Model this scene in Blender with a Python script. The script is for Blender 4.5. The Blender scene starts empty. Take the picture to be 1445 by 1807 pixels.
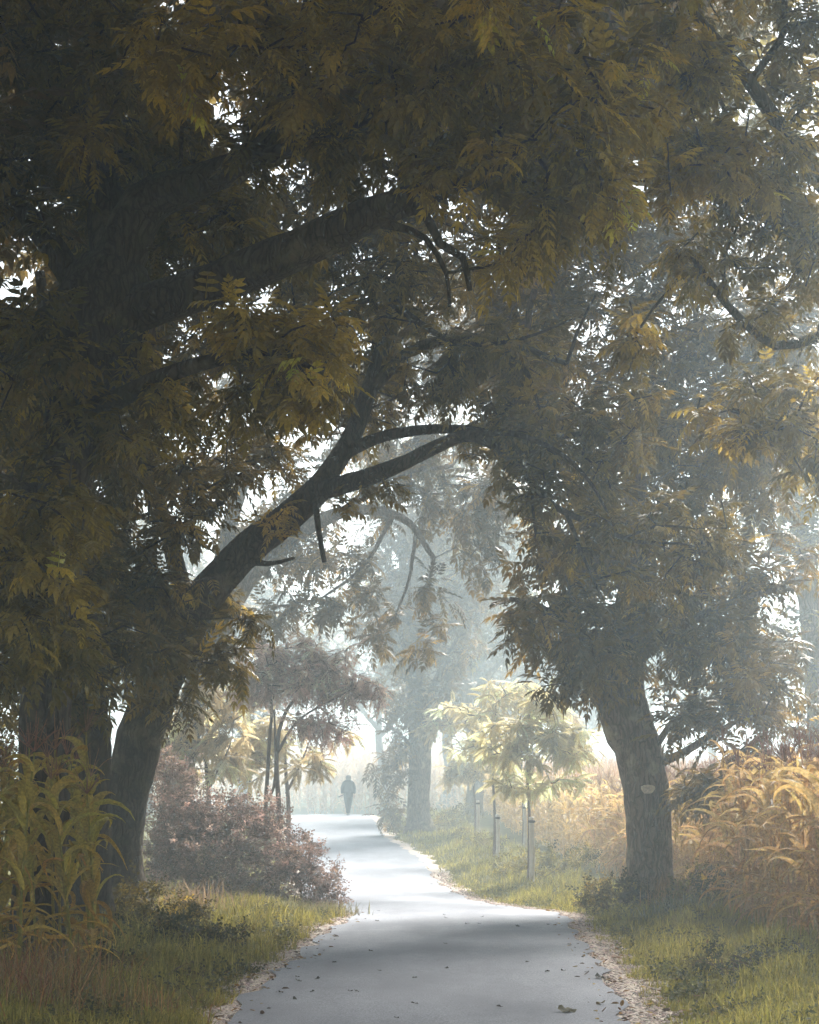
import bpy, math, random
import numpy as np
from mathutils import Vector

RNG = np.random.default_rng(11)
random.seed(11)
scene = bpy.context.scene
R = math.radians

# ------------------------------------------------------------------ camera
FPX, CX, HY, CAMZ = 4000.0, 722.5, 1345.0, 2.1      # focal length in px of a 1445x1807 frame, horizon row, eye height
cam_d = bpy.data.cameras.new('camera')
cam = bpy.data.objects.new('camera', cam_d)
scene.collection.objects.link(cam)
cam.location = (0, 0, CAMZ)
cam.rotation_euler = (R(90), 0, 0)
cam_d.sensor_fit = 'HORIZONTAL'
cam_d.sensor_width = 24
cam_d.lens = 24 * FPX / 1445.0
cam_d.shift_y = (HY - 903.5) / 1445.0
cam_d.clip_start = 0.2
cam_d.clip_end = 2000
scene.camera = cam

# ------------------------------------------------------------------ sky, sun, exposure
SUN_EL, SUN_AZ = R(42), R(17)
world = bpy.data.worlds.new('World')
scene.world = world
world.use_nodes = True
wn = world.node_tree
wn.nodes.clear()
sky = wn.nodes.new('ShaderNodeTexSky')
sky.sky_type = 'NISHITA'
sky.sun_disc = False
sky.sun_elevation = SUN_EL
sky.sun_rotation = SUN_AZ
sky.air_density = 1.0
sky.dust_density = 1.5
sky.ozone_density = 1.0
hsv = wn.nodes.new('ShaderNodeHueSaturation')
hsv.inputs['Saturation'].default_value = 0.45
bg = wn.nodes.new('ShaderNodeBackground')
bg.inputs['Strength'].default_value = 0.062
wo = wn.nodes.new('ShaderNodeOutputWorld')
wn.links.new(sky.outputs[0], hsv.inputs['Color'])
wn.links.new(hsv.outputs[0], bg.inputs['Color'])
wn.links.new(bg.outputs[0], wo.inputs['Surface'])

sun_d = bpy.data.lights.new('sun', 'SUN')
sun_d.energy = 4.2
sun_d.angle = R(25)
sun_d.color = (1.0, 0.97, 0.93)
sun = bpy.data.objects.new('sun', sun_d)
scene.collection.objects.link(sun)
sd = Vector((math.sin(SUN_AZ) * math.cos(SUN_EL), math.cos(SUN_AZ) * math.cos(SUN_EL), math.sin(SUN_EL)))
sun.rotation_euler = sd.to_track_quat('Z', 'Y').to_euler()
sun.location = (20, 40, 40)

scene.view_settings.view_transform = 'Standard'
scene.view_settings.look = 'None'
scene.view_settings.gamma = 1
scene.view_settings.use_curve_mapping = False
scene.view_settings.exposure = 1.85
scene.render.engine = 'CYCLES'
cy = scene.cycles
cy.max_bounces = 6
cy.diffuse_bounces = 3
cy.glossy_bounces = 2
cy.transmission_bounces = 4
cy.volume_bounces = 1
cy.transparent_max_bounces = 4
cy.use_denoising = True
cy.caustics_reflective = False
cy.caustics_refractive = False
cy.sample_clamp_indirect = 4.0

HAZE_DENSITY = 0.0053

# ------------------------------------------------------------------ helpers
col = scene.collection

def P(px, py, d):
    return np.array([(px - CX) / FPX * d, d, CAMZ + (HY - py) / FPX * d])

def tag(o, label=None, cat=None, group=None, kind=None):
    if label: o['label'] = label
    if cat: o['category'] = cat
    if group: o['group'] = group
    if kind: o['kind'] = kind
    return o

def empty(name, loc):
    o = bpy.data.objects.new(name, None)
    o.location = tuple(float(v) for v in loc)
    o.empty_display_size = 0.2
    col.objects.link(o)
    return o

def mesh_data(name, V, Q, mats, cols=None, smooth=False, mi=None):
    V = np.asarray(V, np.float32).reshape(-1, 3)
    Q = np.asarray(Q, np.int32)
    k = Q.shape[1]
    me = bpy.data.meshes.new(name)
    me.vertices.add(len(V))
    me.vertices.foreach_set('co', V.ravel())
    me.loops.add(Q.size)
    me.loops.foreach_set('vertex_index', Q.ravel())
    me.polygons.add(len(Q))
    me.polygons.foreach_set('loop_start', np.arange(len(Q), dtype=np.int32) * k)
    if smooth:
        me.polygons.foreach_set('use_smooth', np.ones(len(Q), bool))
    for m in (mats if isinstance(mats, (list, tuple)) else [mats]):
        me.materials.append(m)
    if mi is not None:
        me.polygons.foreach_set('material_index', np.asarray(mi, np.int32))
    me.update(calc_edges=True)
    if cols is not None:
        c = np.ones((len(Q), 4), np.float32)
        c[:, :3] = cols
        a = me.attributes.new('tint', 'FLOAT_COLOR', 'FACE')
        a.data.foreach_set('color', c.ravel())
    return me

def link(name, me, parent=None, origin=(0, 0, 0)):
    o = bpy.data.objects.new(name, me)
    col.objects.link(o)
    if parent is not None:
        o.parent = parent
    o.location = tuple(float(v) for v in origin)
    return o

def obj(name, V, Q, mats, parent=None, cols=None, smooth=False, mi=None, at=None):
    """mesh object; world-space vertices, re-based on its parent's location (or on 'at')"""
    V = np.asarray(V, np.float64).reshape(-1, 3)
    base = np.array(parent.location) if parent is not None else np.array(at if at is not None else (0, 0, 0))
    me = mesh_data(name, V - base, Q, mats, cols, smooth, mi)
    return link(name, me, parent, (0, 0, 0) if parent is not None else base)

def cat_vq(parts):
    Vs, Qs, Cs, n = [], [], [], 0
    for p in parts:
        Vs.append(p[0]); Qs.append(np.asarray(p[1]) + n); n += len(p[0])
        if len(p) > 2: Cs.append(p[2])
    return np.concatenate(Vs), np.concatenate(Qs), (np.concatenate(Cs) if Cs else None)

def norm(a):
    return a / np.maximum(np.linalg.norm(a, axis=-1, keepdims=True), 1e-9)

def smooth_path(pts, step=0.25):
    """Catmull-Rom through rows (x,y,z,r)"""
    pts = np.asarray(pts, float)
    p = np.vstack([2 * pts[0] - pts[1], pts, 2 * pts[-1] - pts[-2]])
    out = []
    for i in range(1, len(p) - 2):
        n = max(2, int(np.linalg.norm(p[i + 1][:3] - p[i][:3]) / step))
        t = np.linspace(0, 1, n, endpoint=False)[:, None]
        a, b, c, d = p[i - 1], p[i], p[i + 1], p[i + 2]
        out.append(0.5 * ((2 * b) + (-a + c) * t + (2 * a - 5 * b + 4 * c - d) * t ** 2 + (-a + 3 * b - 3 * c + d) * t ** 3))
    out.append(pts[-1:])
    q = np.vstack(out)
    q[:, 3] = np.maximum(q[:, 3], 0.004)
    return q

def tube(path, sides=10, rough=0.0, cap=True):
    """swept tube along rows (x,y,z,r): quads only"""
    path = np.asarray(path, float)
    n = len(path)
    T = norm(np.gradient(path[:, :3], axis=0))
    up = np.array([0.0, 1.0, 0.0]) if abs(T[0][1]) < 0.8 else np.array([1.0, 0, 0])
    N = np.zeros((n, 3)); cur = up
    for i in range(n):
        cur = cur - T[i] * np.dot(cur, T[i]); cur = cur / np.linalg.norm(cur); N[i] = cur
    B = np.cross(T, N)
    a = np.linspace(0, 2 * np.pi, sides, endpoint=False)
    rad = np.repeat(path[:, 3:4], sides, 1)
    if rough:
        lob = np.zeros((n, sides)); s = np.arange(n)[:, None] * 0.25
        for k in range(5):
            f = RNG.integers(1, 6); lob += np.sin(f * a[None] + RNG.uniform(0.3, 1.6) * s + RNG.uniform(0, 6.3)) / 5
        rad = rad * (1 + rough * lob + rough * 0.35 * RNG.normal(size=lob.shape))
    V = path[:, None, :3] + rad[..., None] * (np.cos(a)[None, :, None] * N[:, None] + np.sin(a)[None, :, None] * B[:, None])
    V = V.reshape(-1, 3)
    i = np.arange(n - 1)[:, None] * sides; j = np.arange(sides)[None]; j2 = (j + 1) % sides
    Q = np.stack([i + j, i + j2, i + sides + j2, i + sides + j], -1).reshape(-1, 4)
    if cap and sides % 2 == 0:
        for off in (0, (n - 1) * sides):
            for k in range(sides // 2 - 1):
                Q = np.vstack([Q, [off + k, off + k + 1, off + sides - 2 - k, off + sides - 1 - k]])
    return V, Q

# ------------------------------------------------------------------ materials
def new_mat(name):
    m = bpy.data.materials.new(name)
    m.use_nodes = True
    nt = m.node_tree
    for n in list(nt.nodes):
        if n.type != 'OUTPUT_MATERIAL': nt.nodes.remove(n)
    return m, nt, [n for n in nt.nodes if n.type == 'OUTPUT_MATERIAL'][0]

def node(nt, typ, **kw):
    n = nt.nodes.new(typ)
    for k, v in kw.items():
        if k in ('operation', 'blend_type', 'data_type', 'attribute_name', 'feature', 'noise_dimensions'):
            setattr(n, k, v)
        else:
            n.inputs[k].default_value = v
    return n

def mix_col(nt, fac, a, b):
    n = nt.nodes.new('ShaderNodeMix'); n.data_type = 'RGBA'
    for sock, v in ((n.inputs[0], fac), (n.inputs[6], a), (n.inputs[7], b)):
        if hasattr(v, 'links'): nt.links.new(v, sock)
        else: sock.default_value = v if isinstance(v, float) else (*v, 1)
    return n.outputs[2]

def ramp(nt, src, stops):
    r = nt.nodes.new('ShaderNodeValToRGB')
    els = r.color_ramp.elements
    while len(els) < len(stops): els.new(0.5)
    for e, (p, c) in zip(els, stops):
        e.position = p; e.color = (*c, 1) if not isinstance(c, float) else (c, c, c, 1)
    nt.links.new(src, r.inputs[0])
    return r.outputs[0]

def leaf_material(name, rough=0.5, trans=0.3, spec=0.4, vary=0.25):
    m, nt, out = new_mat(name)
    at = node(nt, 'ShaderNodeAttribute', attribute_name='tint')
    oi = nt.nodes.new('ShaderNodeObjectInfo')
    geo = nt.nodes.new('ShaderNodeNewGeometry')
    no = node(nt, 'ShaderNodeTexNoise', Scale=38.0, Detail=2.0)
    tc = nt.nodes.new('ShaderNodeTexCoord'); nt.links.new(tc.outputs['Object'], no.inputs['Vector'])
    hs = nt.nodes.new('ShaderNodeHueSaturation')
    mr = node(nt, 'ShaderNodeMapRange'); mr.inputs['From Min'].default_value = 0.3; mr.inputs['From Max'].default_value = 0.7
    mr.inputs['To Min'].default_value = 1 - vary; mr.inputs['To Max'].default_value = 1 + vary
    nt.links.new(no.outputs[0], mr.inputs['Value'])
    nt.links.new(mr.outputs[0], hs.inputs['Value'])
    mr2 = node(nt, 'ShaderNodeMapRange'); mr2.inputs['To Min'].default_value = 0.485; mr2.inputs['To Max'].default_value = 0.515
    nt.links.new(oi.outputs['Random'], mr2.inputs['Value']); nt.links.new(mr2.outputs[0], hs.inputs['Hue'])
    nt.links.new(at.outputs['Color'], hs.inputs['Color'])
    pb = node(nt, 'ShaderNodeBsdfPrincipled', Roughness=rough)
    pb.inputs['Specular IOR Level'].default_value = spec
    nt.links.new(hs.outputs[0], pb.inputs['Base Color'])
    tl = nt.nodes.new('ShaderNodeBsdfTranslucent'); nt.links.new(hs.outputs[0], tl.inputs['Color'])
    mx = nt.nodes.new('ShaderNodeMixShader'); mx.inputs[0].default_value = trans
    nt.links.new(pb.outputs[0], mx.inputs[1]); nt.links.new(tl.outputs[0], mx.inputs[2])
    nt.links.new(mx.outputs[0], out.inputs['Surface'])
    return m

def bark_material(name, dark, light, scale=6.0, bump=1.0):
    m, nt, out = new_mat(name)
    tc = nt.nodes.new('ShaderNodeTexCoord')
    n0 = node(nt, 'ShaderNodeTexNoise', Scale=3.0, Detail=3.0); nt.links.new(tc.outputs['Object'], n0.inputs['Vector'])
    wrp = nt.nodes.new('ShaderNodeVectorMath'); wrp.operation = 'MULTIPLY_ADD'; wrp.inputs[1].default_value = (0.25, 0.25, 0.25)
    nt.links.new(n0.outputs['Color'], wrp.inputs[0]); nt.links.new(tc.outputs['Object'], wrp.inputs[2])
    mp = nt.nodes.new('ShaderNodeMapping'); mp.inputs['Scale'].default_value = (1, 1, 0.13)
    nt.links.new(wrp.outputs[0], mp.inputs[0])
    n1 = node(nt, 'ShaderNodeTexNoise', Scale=scale * 5, Detail=6.0, Roughness=0.7); nt.links.new(mp.outputs[0], n1.inputs['Vector'])
    v = nt.nodes.new('ShaderNodeTexVoronoi'); v.feature = 'DISTANCE_TO_EDGE'; v.inputs['Scale'].default_value = scale * 2.6
    nt.links.new(mp.outputs[0], v.inputs['Vector'])
    n2 = node(nt, 'ShaderNodeTexNoise', Scale=2.2, Detail=5.0, Roughness=0.65); nt.links.new(tc.outputs['Object'], n2.inputs['Vector'])
    c = ramp(nt, n1.outputs[0], [(0.3, dark), (0.7, light)])
    crev = ramp(nt, v.outputs['Distance'], [(0.0, 0.25), (0.18, 1.0)])
    c2 = mix_col(nt, crev, tuple(x * 0.45 for x in dark), c)
    lich = mix_col(nt, ramp(nt, n2.outputs[0], [(0.54, 0.0), (0.66, 0.65)]), c2, (light[0] * 1.5, light[1] * 1.65, light[2] * 1.45))
    moss = mix_col(nt, ramp(nt, n0.outputs[0], [(0.56, 0.0), (0.7, 0.5)]), lich, (0.075, 0.07, 0.025))
    pb = node(nt, 'ShaderNodeBsdfPrincipled', Roughness=0.9)
    pb.inputs['Specular IOR Level'].default_value = 0.15
    nt.links.new(moss, pb.inputs['Base Color'])
    ad = nt.nodes.new('ShaderNodeMath'); ad.operation = 'MULTIPLY_ADD'; ad.inputs[1].default_value = 0.35
    nt.links.new(n1.outputs[0], ad.inputs[0]); nt.links.new(crev, ad.inputs[2])
    bp = node(nt, 'ShaderNodeBump', Strength=bump * 0.7, Distance=0.04); nt.links.new(ad.outputs[0], bp.inputs['Height'])
    nt.links.new(bp.outputs[0], pb.inputs['Normal'])
    nt.links.new(pb.outputs[0], out.inputs['Surface'])
    return m

def plain_material(name, c, rough=0.7, spec=0.3, nscale=20.0, amount=0.25, bump=0.0):
    m, nt, out = new_mat(name)
    tc = nt.nodes.new('ShaderNodeTexCoord')
    n1 = node(nt, 'ShaderNodeTexNoise', Scale=nscale, Detail=5.0); nt.links.new(tc.outputs['Object'], n1.inputs['Vector'])
    cc = ramp(nt, n1.outputs[0], [(0.3, tuple(x * (1 - amount) for x in c)), (0.7, tuple(min(1, x * (1 + amount)) for x in c))])
    pb = node(nt, 'ShaderNodeBsdfPrincipled', Roughness=rough); pb.inputs['Specular IOR Level'].default_value = spec
    nt.links.new(cc, pb.inputs['Base Color'])
    if bump:
        bp = node(nt, 'ShaderNodeBump', Strength=bump, Distance=0.01); nt.links.new(n1.outputs[0], bp.inputs['Height']); nt.links.new(bp.outputs[0], pb.inputs['Normal'])
    nt.links.new(pb.outputs[0], out.inputs['Surface'])
    return m

M_LEAF = leaf_material('tree_leaf', 0.45, 0.42, 0.32)
M_SOFT = leaf_material('soft_leaf', 0.6, 0.55, 0.2)
M_CORN = leaf_material('corn_leaf', 0.55, 0.5, 0.2, 0.35)
M_GRASS = leaf_material('grass_blade', 0.6, 0.45, 0.15)
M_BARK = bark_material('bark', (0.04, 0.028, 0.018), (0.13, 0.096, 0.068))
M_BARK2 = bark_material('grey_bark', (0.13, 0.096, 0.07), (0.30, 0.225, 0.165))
M_BARK_RED = bark_material('young_bark', (0.09, 0.055, 0.035), (0.2, 0.13, 0.09), 14.0, 0.3)
M_STAKE = plain_material('peeled_wood', (0.62, 0.57, 0.5), 0.8, 0.2, 9.0, 0.15, 0.3)
M_TIE = plain_material('tie_strap', (0.07, 0.05, 0.04), 0.8)
M_SCAR = plain_material('bare_wood', (0.7, 0.6, 0.46), 0.8, 0.2, 30.0, 0.3, 0.4)

# asphalt: seams where newer surfacing starts, fine aggregate, worn lanes
def asphalt_material():
    m, nt, out = new_mat('asphalt')
    tc = nt.nodes.new('ShaderNodeTexCoord')
    def noise(sc, det, sx=1.0, sy=1.0, ro=0.6):
        mp = nt.nodes.new('ShaderNodeMapping'); mp.inputs['Scale'].default_value = (sx, sy, 1)
        nt.links.new(tc.outputs['Object'], mp.inputs[0])
        n = node(nt, 'ShaderNodeTexNoise', Scale=sc, Detail=det, Roughness=ro); nt.links.new(mp.outputs[0], n.inputs['Vector'])
        return n.outputs[0]
    fine = noise(70.0, 3.0, 1, 0.45, 0.75); mid = noise(9.0, 5.0, 1, 0.35); big = noise(1.0, 4.0, 1.0, 0.3)
    c1 = ramp(nt, fine, [(0.34, (0.095, 0.098, 0.11)), (0.5, (0.185, 0.189, 0.21)), (0.66, (0.335, 0.34, 0.362))])
    c2 = mix_col(nt, ramp(nt, mid, [(0.42, 0.0), (0.68, 0.55)]), c1, (0.25, 0.254, 0.278))
    c3 = mix_col(nt, ramp(nt, big, [(0.42, 0.0), (0.62, 0.6)]), c2, (0.14, 0.141, 0.156))
    # an older, darker length of surfacing ends at a straight joint across the lane
    sep = nt.nodes.new('ShaderNodeSeparateXYZ'); nt.links.new(tc.outputs['Object'], sep.inputs[0])
    wob = nt.nodes.new('ShaderNodeMath'); wob.operation = 'MULTIPLY_ADD'; wob.inputs[1].default_value = 0.25
    nt.links.new(mid, wob.inputs[0]); nt.links.new(sep.outputs[1], wob.inputs[2])
    old = nt.nodes.new('ShaderNodeMath'); old.operation = 'LESS_THAN'; old.inputs[1].default_value = 29.6; nt.links.new(wob.outputs[0], old.inputs[0])
    dim = nt.nodes.new('ShaderNodeMath'); dim.operation = 'MULTIPLY'; dim.inputs[1].default_value = 0.2; nt.links.new(old.outputs[0], dim.inputs[0])
    c4 = mix_col(nt, dim.outputs[0], c3, (0.10, 0.096, 0.105))
    pb = node(nt, 'ShaderNodeBsdfPrincipled')
    pb.inputs['Specular IOR Level'].default_value = 0.28
    nt.links.new(c4, pb.inputs['Base Color'])
    rr = ramp(nt, big, [(0.35, 0.72), (0.7, 0.85)]); nt.links.new(rr, pb.inputs['Roughness'])
    bp = node(nt, 'ShaderNodeBump', Strength=0.5, Distance=0.006); nt.links.new(fine, bp.inputs['Height'])
    nt.links.new(bp.outputs[0], pb.inputs['Normal'])
    nt.links.new(pb.outputs[0], out.inputs['Surface'])
    return m
M_ROAD = asphalt_material()

def ground_material():
    m, nt, out = new_mat('meadow_soil')
    tc = nt.nodes.new('ShaderNodeTexCoord')
    n1 = node(nt, 'ShaderNodeTexNoise', Scale=0.6, Detail=6.0); nt.links.new(tc.outputs['Object'], n1.inputs['Vector'])
    n2 = node(nt, 'ShaderNodeTexNoise', Scale=14.0, Detail=5.0); nt.links.new(tc.outputs['Object'], n2.inputs['Vector'])
    a = ramp(nt, n1.outputs[0], [(0.3, (0.09, 0.085, 0.022)), (0.7, (0.18, 0.155, 0.045))])
    b = mix_col(nt, ramp(nt, n2.outputs[0], [(0.4, 0.0), (0.65, 0.7)]), a, (0.05, 0.042, 0.022))
    pb = node(nt, 'ShaderNodeBsdfPrincipled', Roughness=0.95); pb.inputs['Specular IOR Level'].default_value = 0.1
    nt.links.new(b, pb.inputs['Base Color'])
    bp = node(nt, 'ShaderNodeBump', Strength=0.6, Distance=0.05); nt.links.new(n2.outputs[0], bp.inputs['Height']); nt.links.new(bp.outputs[0], pb.inputs['Normal'])
    nt.links.new(pb.outputs[0], out.inputs['Surface'])
    return m
M_GROUND = ground_material()
M_VERGE = plain_material('crushed_stone', (0.5, 0.41, 0.33), 0.9, 0.2, 60.0, 0.45, 0.6)
M_STONE = leaf_material('stone_chip', 0.85, 0.0, 0.2, 0.2)

# ------------------------------------------------------------------ the ground and the road
def table(xs, ys, sig):
    g = np.arange(-60, 700, 0.25)
    v = np.interp(g, xs, ys)
    k = np.exp(-0.5 * (np.arange(-40, 41) * 0.25 / sig) ** 2); k /= k.sum()
    v = np.convolve(np.pad(v, 40, mode='edge'), k, 'valid')
    return lambda y: np.interp(y, g, v)

ZR = table([-60, 0, 17.9, 20.6, 24, 29, 35, 44, 52, 60, 74, 88, 95, 100, 105, 115, 128, 150, 175, 260, 700],
           [0.1, 0.05, 0.03, 0.05, 0.02, -0.10, -0.245, -0.595, -0.68, -0.555, -0.36, -0.17, -0.10, -0.24, -0.55, -1.0, -0.9, 0.2, 1.3, 1.8, 2.0], 1.4)
RC = table([-60, 0, 17.9, 20.6, 24, 29, 34, 36, 39, 44, 52, 60, 67, 74, 95, 110, 130, 160, 700],
           [0.1, 0.1, 0.137, 0.22, 0.40, 0.50, 0.78, 0.72, 0.15, -0.41, -0.98, -1.2, -1.75, -2.42, -3.25, -4.5, -9, -22, -60], 0.9)
HALF = 1.6

def sstep(a, b, x):
    t = np.clip((x - a) / (b - a), 0, 1); return t * t * (3 - 2 * t)

def H(x, y):
    x = np.asarray(x, float); y = np.asarray(y, float)
    s = np.abs(x - RC(y))
    k = sstep(1.95, 3.2, s)
    bump = 0.05 * np.sin(1.3 * x + 0.7 * y) + 0.04 * np.sin(2.1 * y - 1.1 * x + 1) + 0.03 * np.sin(3.3 * x + 2)
    return ZR(y) - 0.03 * (s < 2.4) + k * (0.10 + bump)

def grid(xs, ys, z):
    X, Y = np.meshgrid(xs, ys)
    V = np.stack([X, Y, z(X, Y)], -1).reshape(-1, 3)
    nx = len(xs); i = np.arange(len(ys) - 1)[:, None] * nx; j = np.arange(nx - 1)[None]
    Q = np.stack([i + j, i + j + 1, i + nx + j + 1, i + nx + j], -1).reshape(-1, 4)
    return V, Q

gx = np.concatenate([np.linspace(-160, -14, 30), np.arange(-13, 13, 0.3), np.linspace(14, 160, 30)])
gy = np.concatenate([np.linspace(-40, 8, 17), np.arange(10, 130, 0.5), np.linspace(131, 420, 60)])
V, Q = grid(gx, gy, lambda x, y: H(x, y) - 0.02)
tag(obj('ground', V, Q, M_GROUND, smooth=True), 'grassy uneven ground under the trees and fields', 'ground', kind='structure')

ry = np.arange(-10, 150, 0.4)
sl = np.linspace(-1, 1, 9)
edge = 0.05 * np.sin(ry * 2.3) + 0.03 * np.sin(ry * 5.1 + 1) + 0.025 * RNG.normal(size=len(ry))
edge2 = 0.05 * np.sin(ry * 1.9 + 2) + 0.03 * np.sin(ry * 4.3) + 0.025 * RNG.normal(size=len(ry))
off = sl[None] * HALF + np.where(sl[None] == -1, -edge[:, None], 0) + np.where(sl[None] == 1, edge2[:, None], 0)
X = RC(ry)[:, None] + off
Y = np.repeat(ry[:, None], 9, 1)
Z = ZR(ry)[:, None] + 0.012 + 0.02 * (1 - sl[None] ** 2)
V = np.stack([X, Y, Z], -1).reshape(-1, 3)
i = np.arange(len(ry) - 1)[:, None] * 9; j = np.arange(8)[None]
Q = np.stack([i + j, i + j + 1, i + 10 + j, i + 9 + j], -1).reshape(-1, 4)
tag(obj('road', V, Q, M_ROAD, smooth=True), 'narrow pale grey asphalt lane winding under the trees', 'road', kind='structure')

def verge(side):
    w = 0.42 + 0.10 * np.sin(ry * 0.9 + side) + 0.06 * np.sin(ry * 2.7) + 0.04 * RNG.normal(size=len(ry))
    if side < 0: w = w * 0.85
    a = RC(ry) + side * 1.45; b = RC(ry) + side * (HALF + np.clip(w, 0.15, 0.8)); mid = (a + b) / 2
    X = np.stack([a, mid, b], 1); Y = np.repeat(ry[:, None], 3, 1)
    Z = np.stack([ZR(ry) - 0.012, ZR(ry) + 0.002, np.maximum(H(b, ry), ZR(ry) - 0.03) + 0.004], 1)
    V = np.stack([X, Y, Z], -1).reshape(-1, 3)
    i = np.arange(len(ry) - 1)[:, None] * 3; j = np.arange(2)[None]
    Q = np.stack([i + j, i + j + 1, i + 4 + j, i + 3 + j], -1).reshape(-1, 4)
    if side < 0: Q = Q[:, ::-1]
    tag(obj('gravel_path_edge', V, Q, M_VERGE, smooth=True), 'strip of pale crushed gravel along the %s edge of the lane' % ('right' if side > 0 else 'left'), 'gravel edge', kind='structure')
    return w
verge(1); verge(-1)

# gravel chips
N = 14000
y = 16 + 40 * RNG.random(N) ** 1.8
sd_ = np.where(RNG.random(N) < 0.55, 1, -1)
s = HALF + np.abs(RNG.normal(0.18, 0.16, N)) - 0.04
x = RC(y) + sd_ * s
z = np.maximum(ZR(y) - 0.01, H(x, y)) + 0.008
cube = np.array([[-1, -1, -1], [1, -1, -1], [1, 1, -1], [-1, 1, -1], [-1, -1, 1], [1, -1, 1], [1, 1, 1], [-1, 1, 1]], float)
cq = np.array([[0, 3, 2, 1], [4, 5, 6, 7], [0, 1, 5, 4], [1, 2, 6, 5], [2, 3, 7, 6], [3, 0, 4, 7]])
sz = RNG.uniform(0.004, 0.012, N) * (1 + y / 60)
ang = RNG.uniform(0, 6.28, N)
L = cube[None] * RNG.uniform(0.6, 1.2, (N, 8, 3)) * np.stack([sz, sz * 0.8, sz * 0.55], -1)[:, None]
ca, sa = np.cos(ang)[:, None], np.sin(ang)[:, None]
V = np.stack([L[..., 0] * ca - L[..., 1] * sa + x[:, None], L[..., 0] * sa + L[..., 1] * ca + y[:, None], L[..., 2] + z[:, None]], -1)
Q = (cq[None] + 8 * np.arange(N)[:, None, None]).reshape(-1, 4)
base = np.array([0.55, 0.45, 0.37])[None] * RNG.uniform(0.45, 1.35, (N, 1)) * RNG.uniform(0.92, 1.08, (N, 3))
tag(obj('gravel', V, Q, M_STONE, cols=np.repeat(base, 6, 0)), 'loose tan gravel chips scattered along both lane edges', 'gravel', kind='stuff')

# ------------------------------------------------------------------ foliage machinery
def leaflet(base, d, side, ln, wd, fold=0.25, fine=False, droop=0.0):
    """one leaflet as one (plain) or two (fine) quads in local space; x right, y forward, z up"""
    base = np.array(base); d = np.array(d); n = np.array([0, 0, 1.0]); sd = np.array(side)
    tip = base + d * ln + np.array([0, 0, -droop * ln])
    if not fine:
        m = base + d * ln * 0.45 + np.array([0, 0, -droop * ln * 0.3])
        return [base, m - sd * wd / 2 + n * wd * fold, tip, m + sd * wd / 2 + n * wd * fold], [[0, 3, 2, 1]]
    a = base + d * ln * 0.25 + np.array([0, 0, -droop * ln * 0.1]); b = base + d * ln * 0.65 + np.array([0, 0, -droop * ln * 0.5])
    vs = [base, a - sd * wd * 0.42 + n * wd * fold, b - sd * wd * 0.40 + n * wd * fold, tip, b + sd * wd * 0.40 + n * wd * fold, a + sd * wd * 0.42 + n * wd * fold]
    return vs, [[0, 3, 2, 1], [0, 5, 4, 3]]

def pinnate(pairs=4, ln=0.32, lf=0.105, wd=0.036, fine=False, droop=0.55):
    vs, qs = [], []
    def add(v, q):
        n = len(vs); vs.extend(v); qs.extend([[k + n for k in f] for f in q])
    for k in range(pairs):
        t = 0.28 + 0.66 * k / max(1, pairs - 1)
        yy = ln * t; zz = -droop * ln * t * t
        for sgn in (-1, 1):
            a = math.radians(58 - 14 * t)
            d = np.array([sgn * math.sin(a), math.cos(a), -0.25 - 0.35 * t]); d /= np.linalg.norm(d)
            s = np.array([math.cos(a), -sgn * math.sin(a), 0.0])
            add(*leaflet((0, yy, zz), d, s, lf * (0.8 + 0.3 * math.sin(math.pi * t)), wd, 0.22, fine, 0.25))
    d = np.array([0, 0.75, -0.65])
    add(*leaflet((0, ln * 0.97, -droop * ln * 0.94), d, (1, 0, 0), lf * 1.15, wd * 1.1, 0.22, fine, 0.2))
    # the rachis
    w = 0.0035
    add([np.array([-w, 0, 0]), np.array([w, 0, 0]), np.array([w * 0.6, ln, -droop * ln]), np.array([-w * 0.6, ln, -droop * ln])], [[0, 1, 2, 3]])
    return np.array(vs), np.array(qs)

def shoot(n=7, ln=0.16, lf=0.055, wd=0.03):
    vs, qs = [], []
    for k in range(n):
        t = 0.15 + 0.85 * k / (n - 1); a = 2.4 * k
        d = np.array([math.cos(a) * 0.8, 0.6, math.sin(a) * 0.6]); d /= np.linalg.norm(d)
        s = np.cross(d, [0, 0, 1.0]); s /= np.linalg.norm(s)
        v, q = leaflet((0, ln * t, 0), d, s, lf * (1.1 - 0.4 * t), wd, 0.2, False, 0.3)
        m = len(vs); vs.extend(v); qs.extend([[j + m for j in f] for f in q])
    return np.array(vs), np.array(qs)

T_FINE = pinnate(4, 0.30, 0.125, 0.048, True, 0.38)
T_FINE_B = pinnate(3, 0.22, 0.12, 0.055, True, 0.12)
T_FINE_C = pinnate(5, 0.36, 0.11, 0.040, True, 0.75)
T_MID_B = pinnate(3, 0.22, 0.13, 0.06, False, 0.12)
T_MID_C = pinnate(5, 0.36, 0.12, 0.045, False, 0.75)
T_MID = pinnate(4, 0.30, 0.13, 0.052, False, 0.38)
T_FAR = pinnate(3, 0.34, 0.16, 0.075, False)
T_FERN = pinnate(6, 0.36, 0.12, 0.046, False, 0.5)
T_SMALLP = pinnate(5, 0.20, 0.06, 0.024, False)
T_SHOOT = shoot()
T_SHOOT_BIG = shoot(8, 0.24, 0.085, 0.045)

def place(tpl, base, fwd, up, scale, cols):
    TV, TQ = tpl
    f = norm(fwd); r = norm(np.cross(f, up)); u = np.cross(r, f)
    V = base[:, None] + scale[:, None, None] * (TV[None, :, 0:1] * r[:, None] + TV[None, :, 1:2] * f[:, None] + TV[None, :, 2:3] * u[:, None])
    n = len(base)
    Q = (TQ[None] + len(TV) * np.arange(n)[:, None, None]).reshape(-1, 4)
    return V.reshape(-1, 3), Q, np.repeat(cols, len(TQ), 0)

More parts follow.
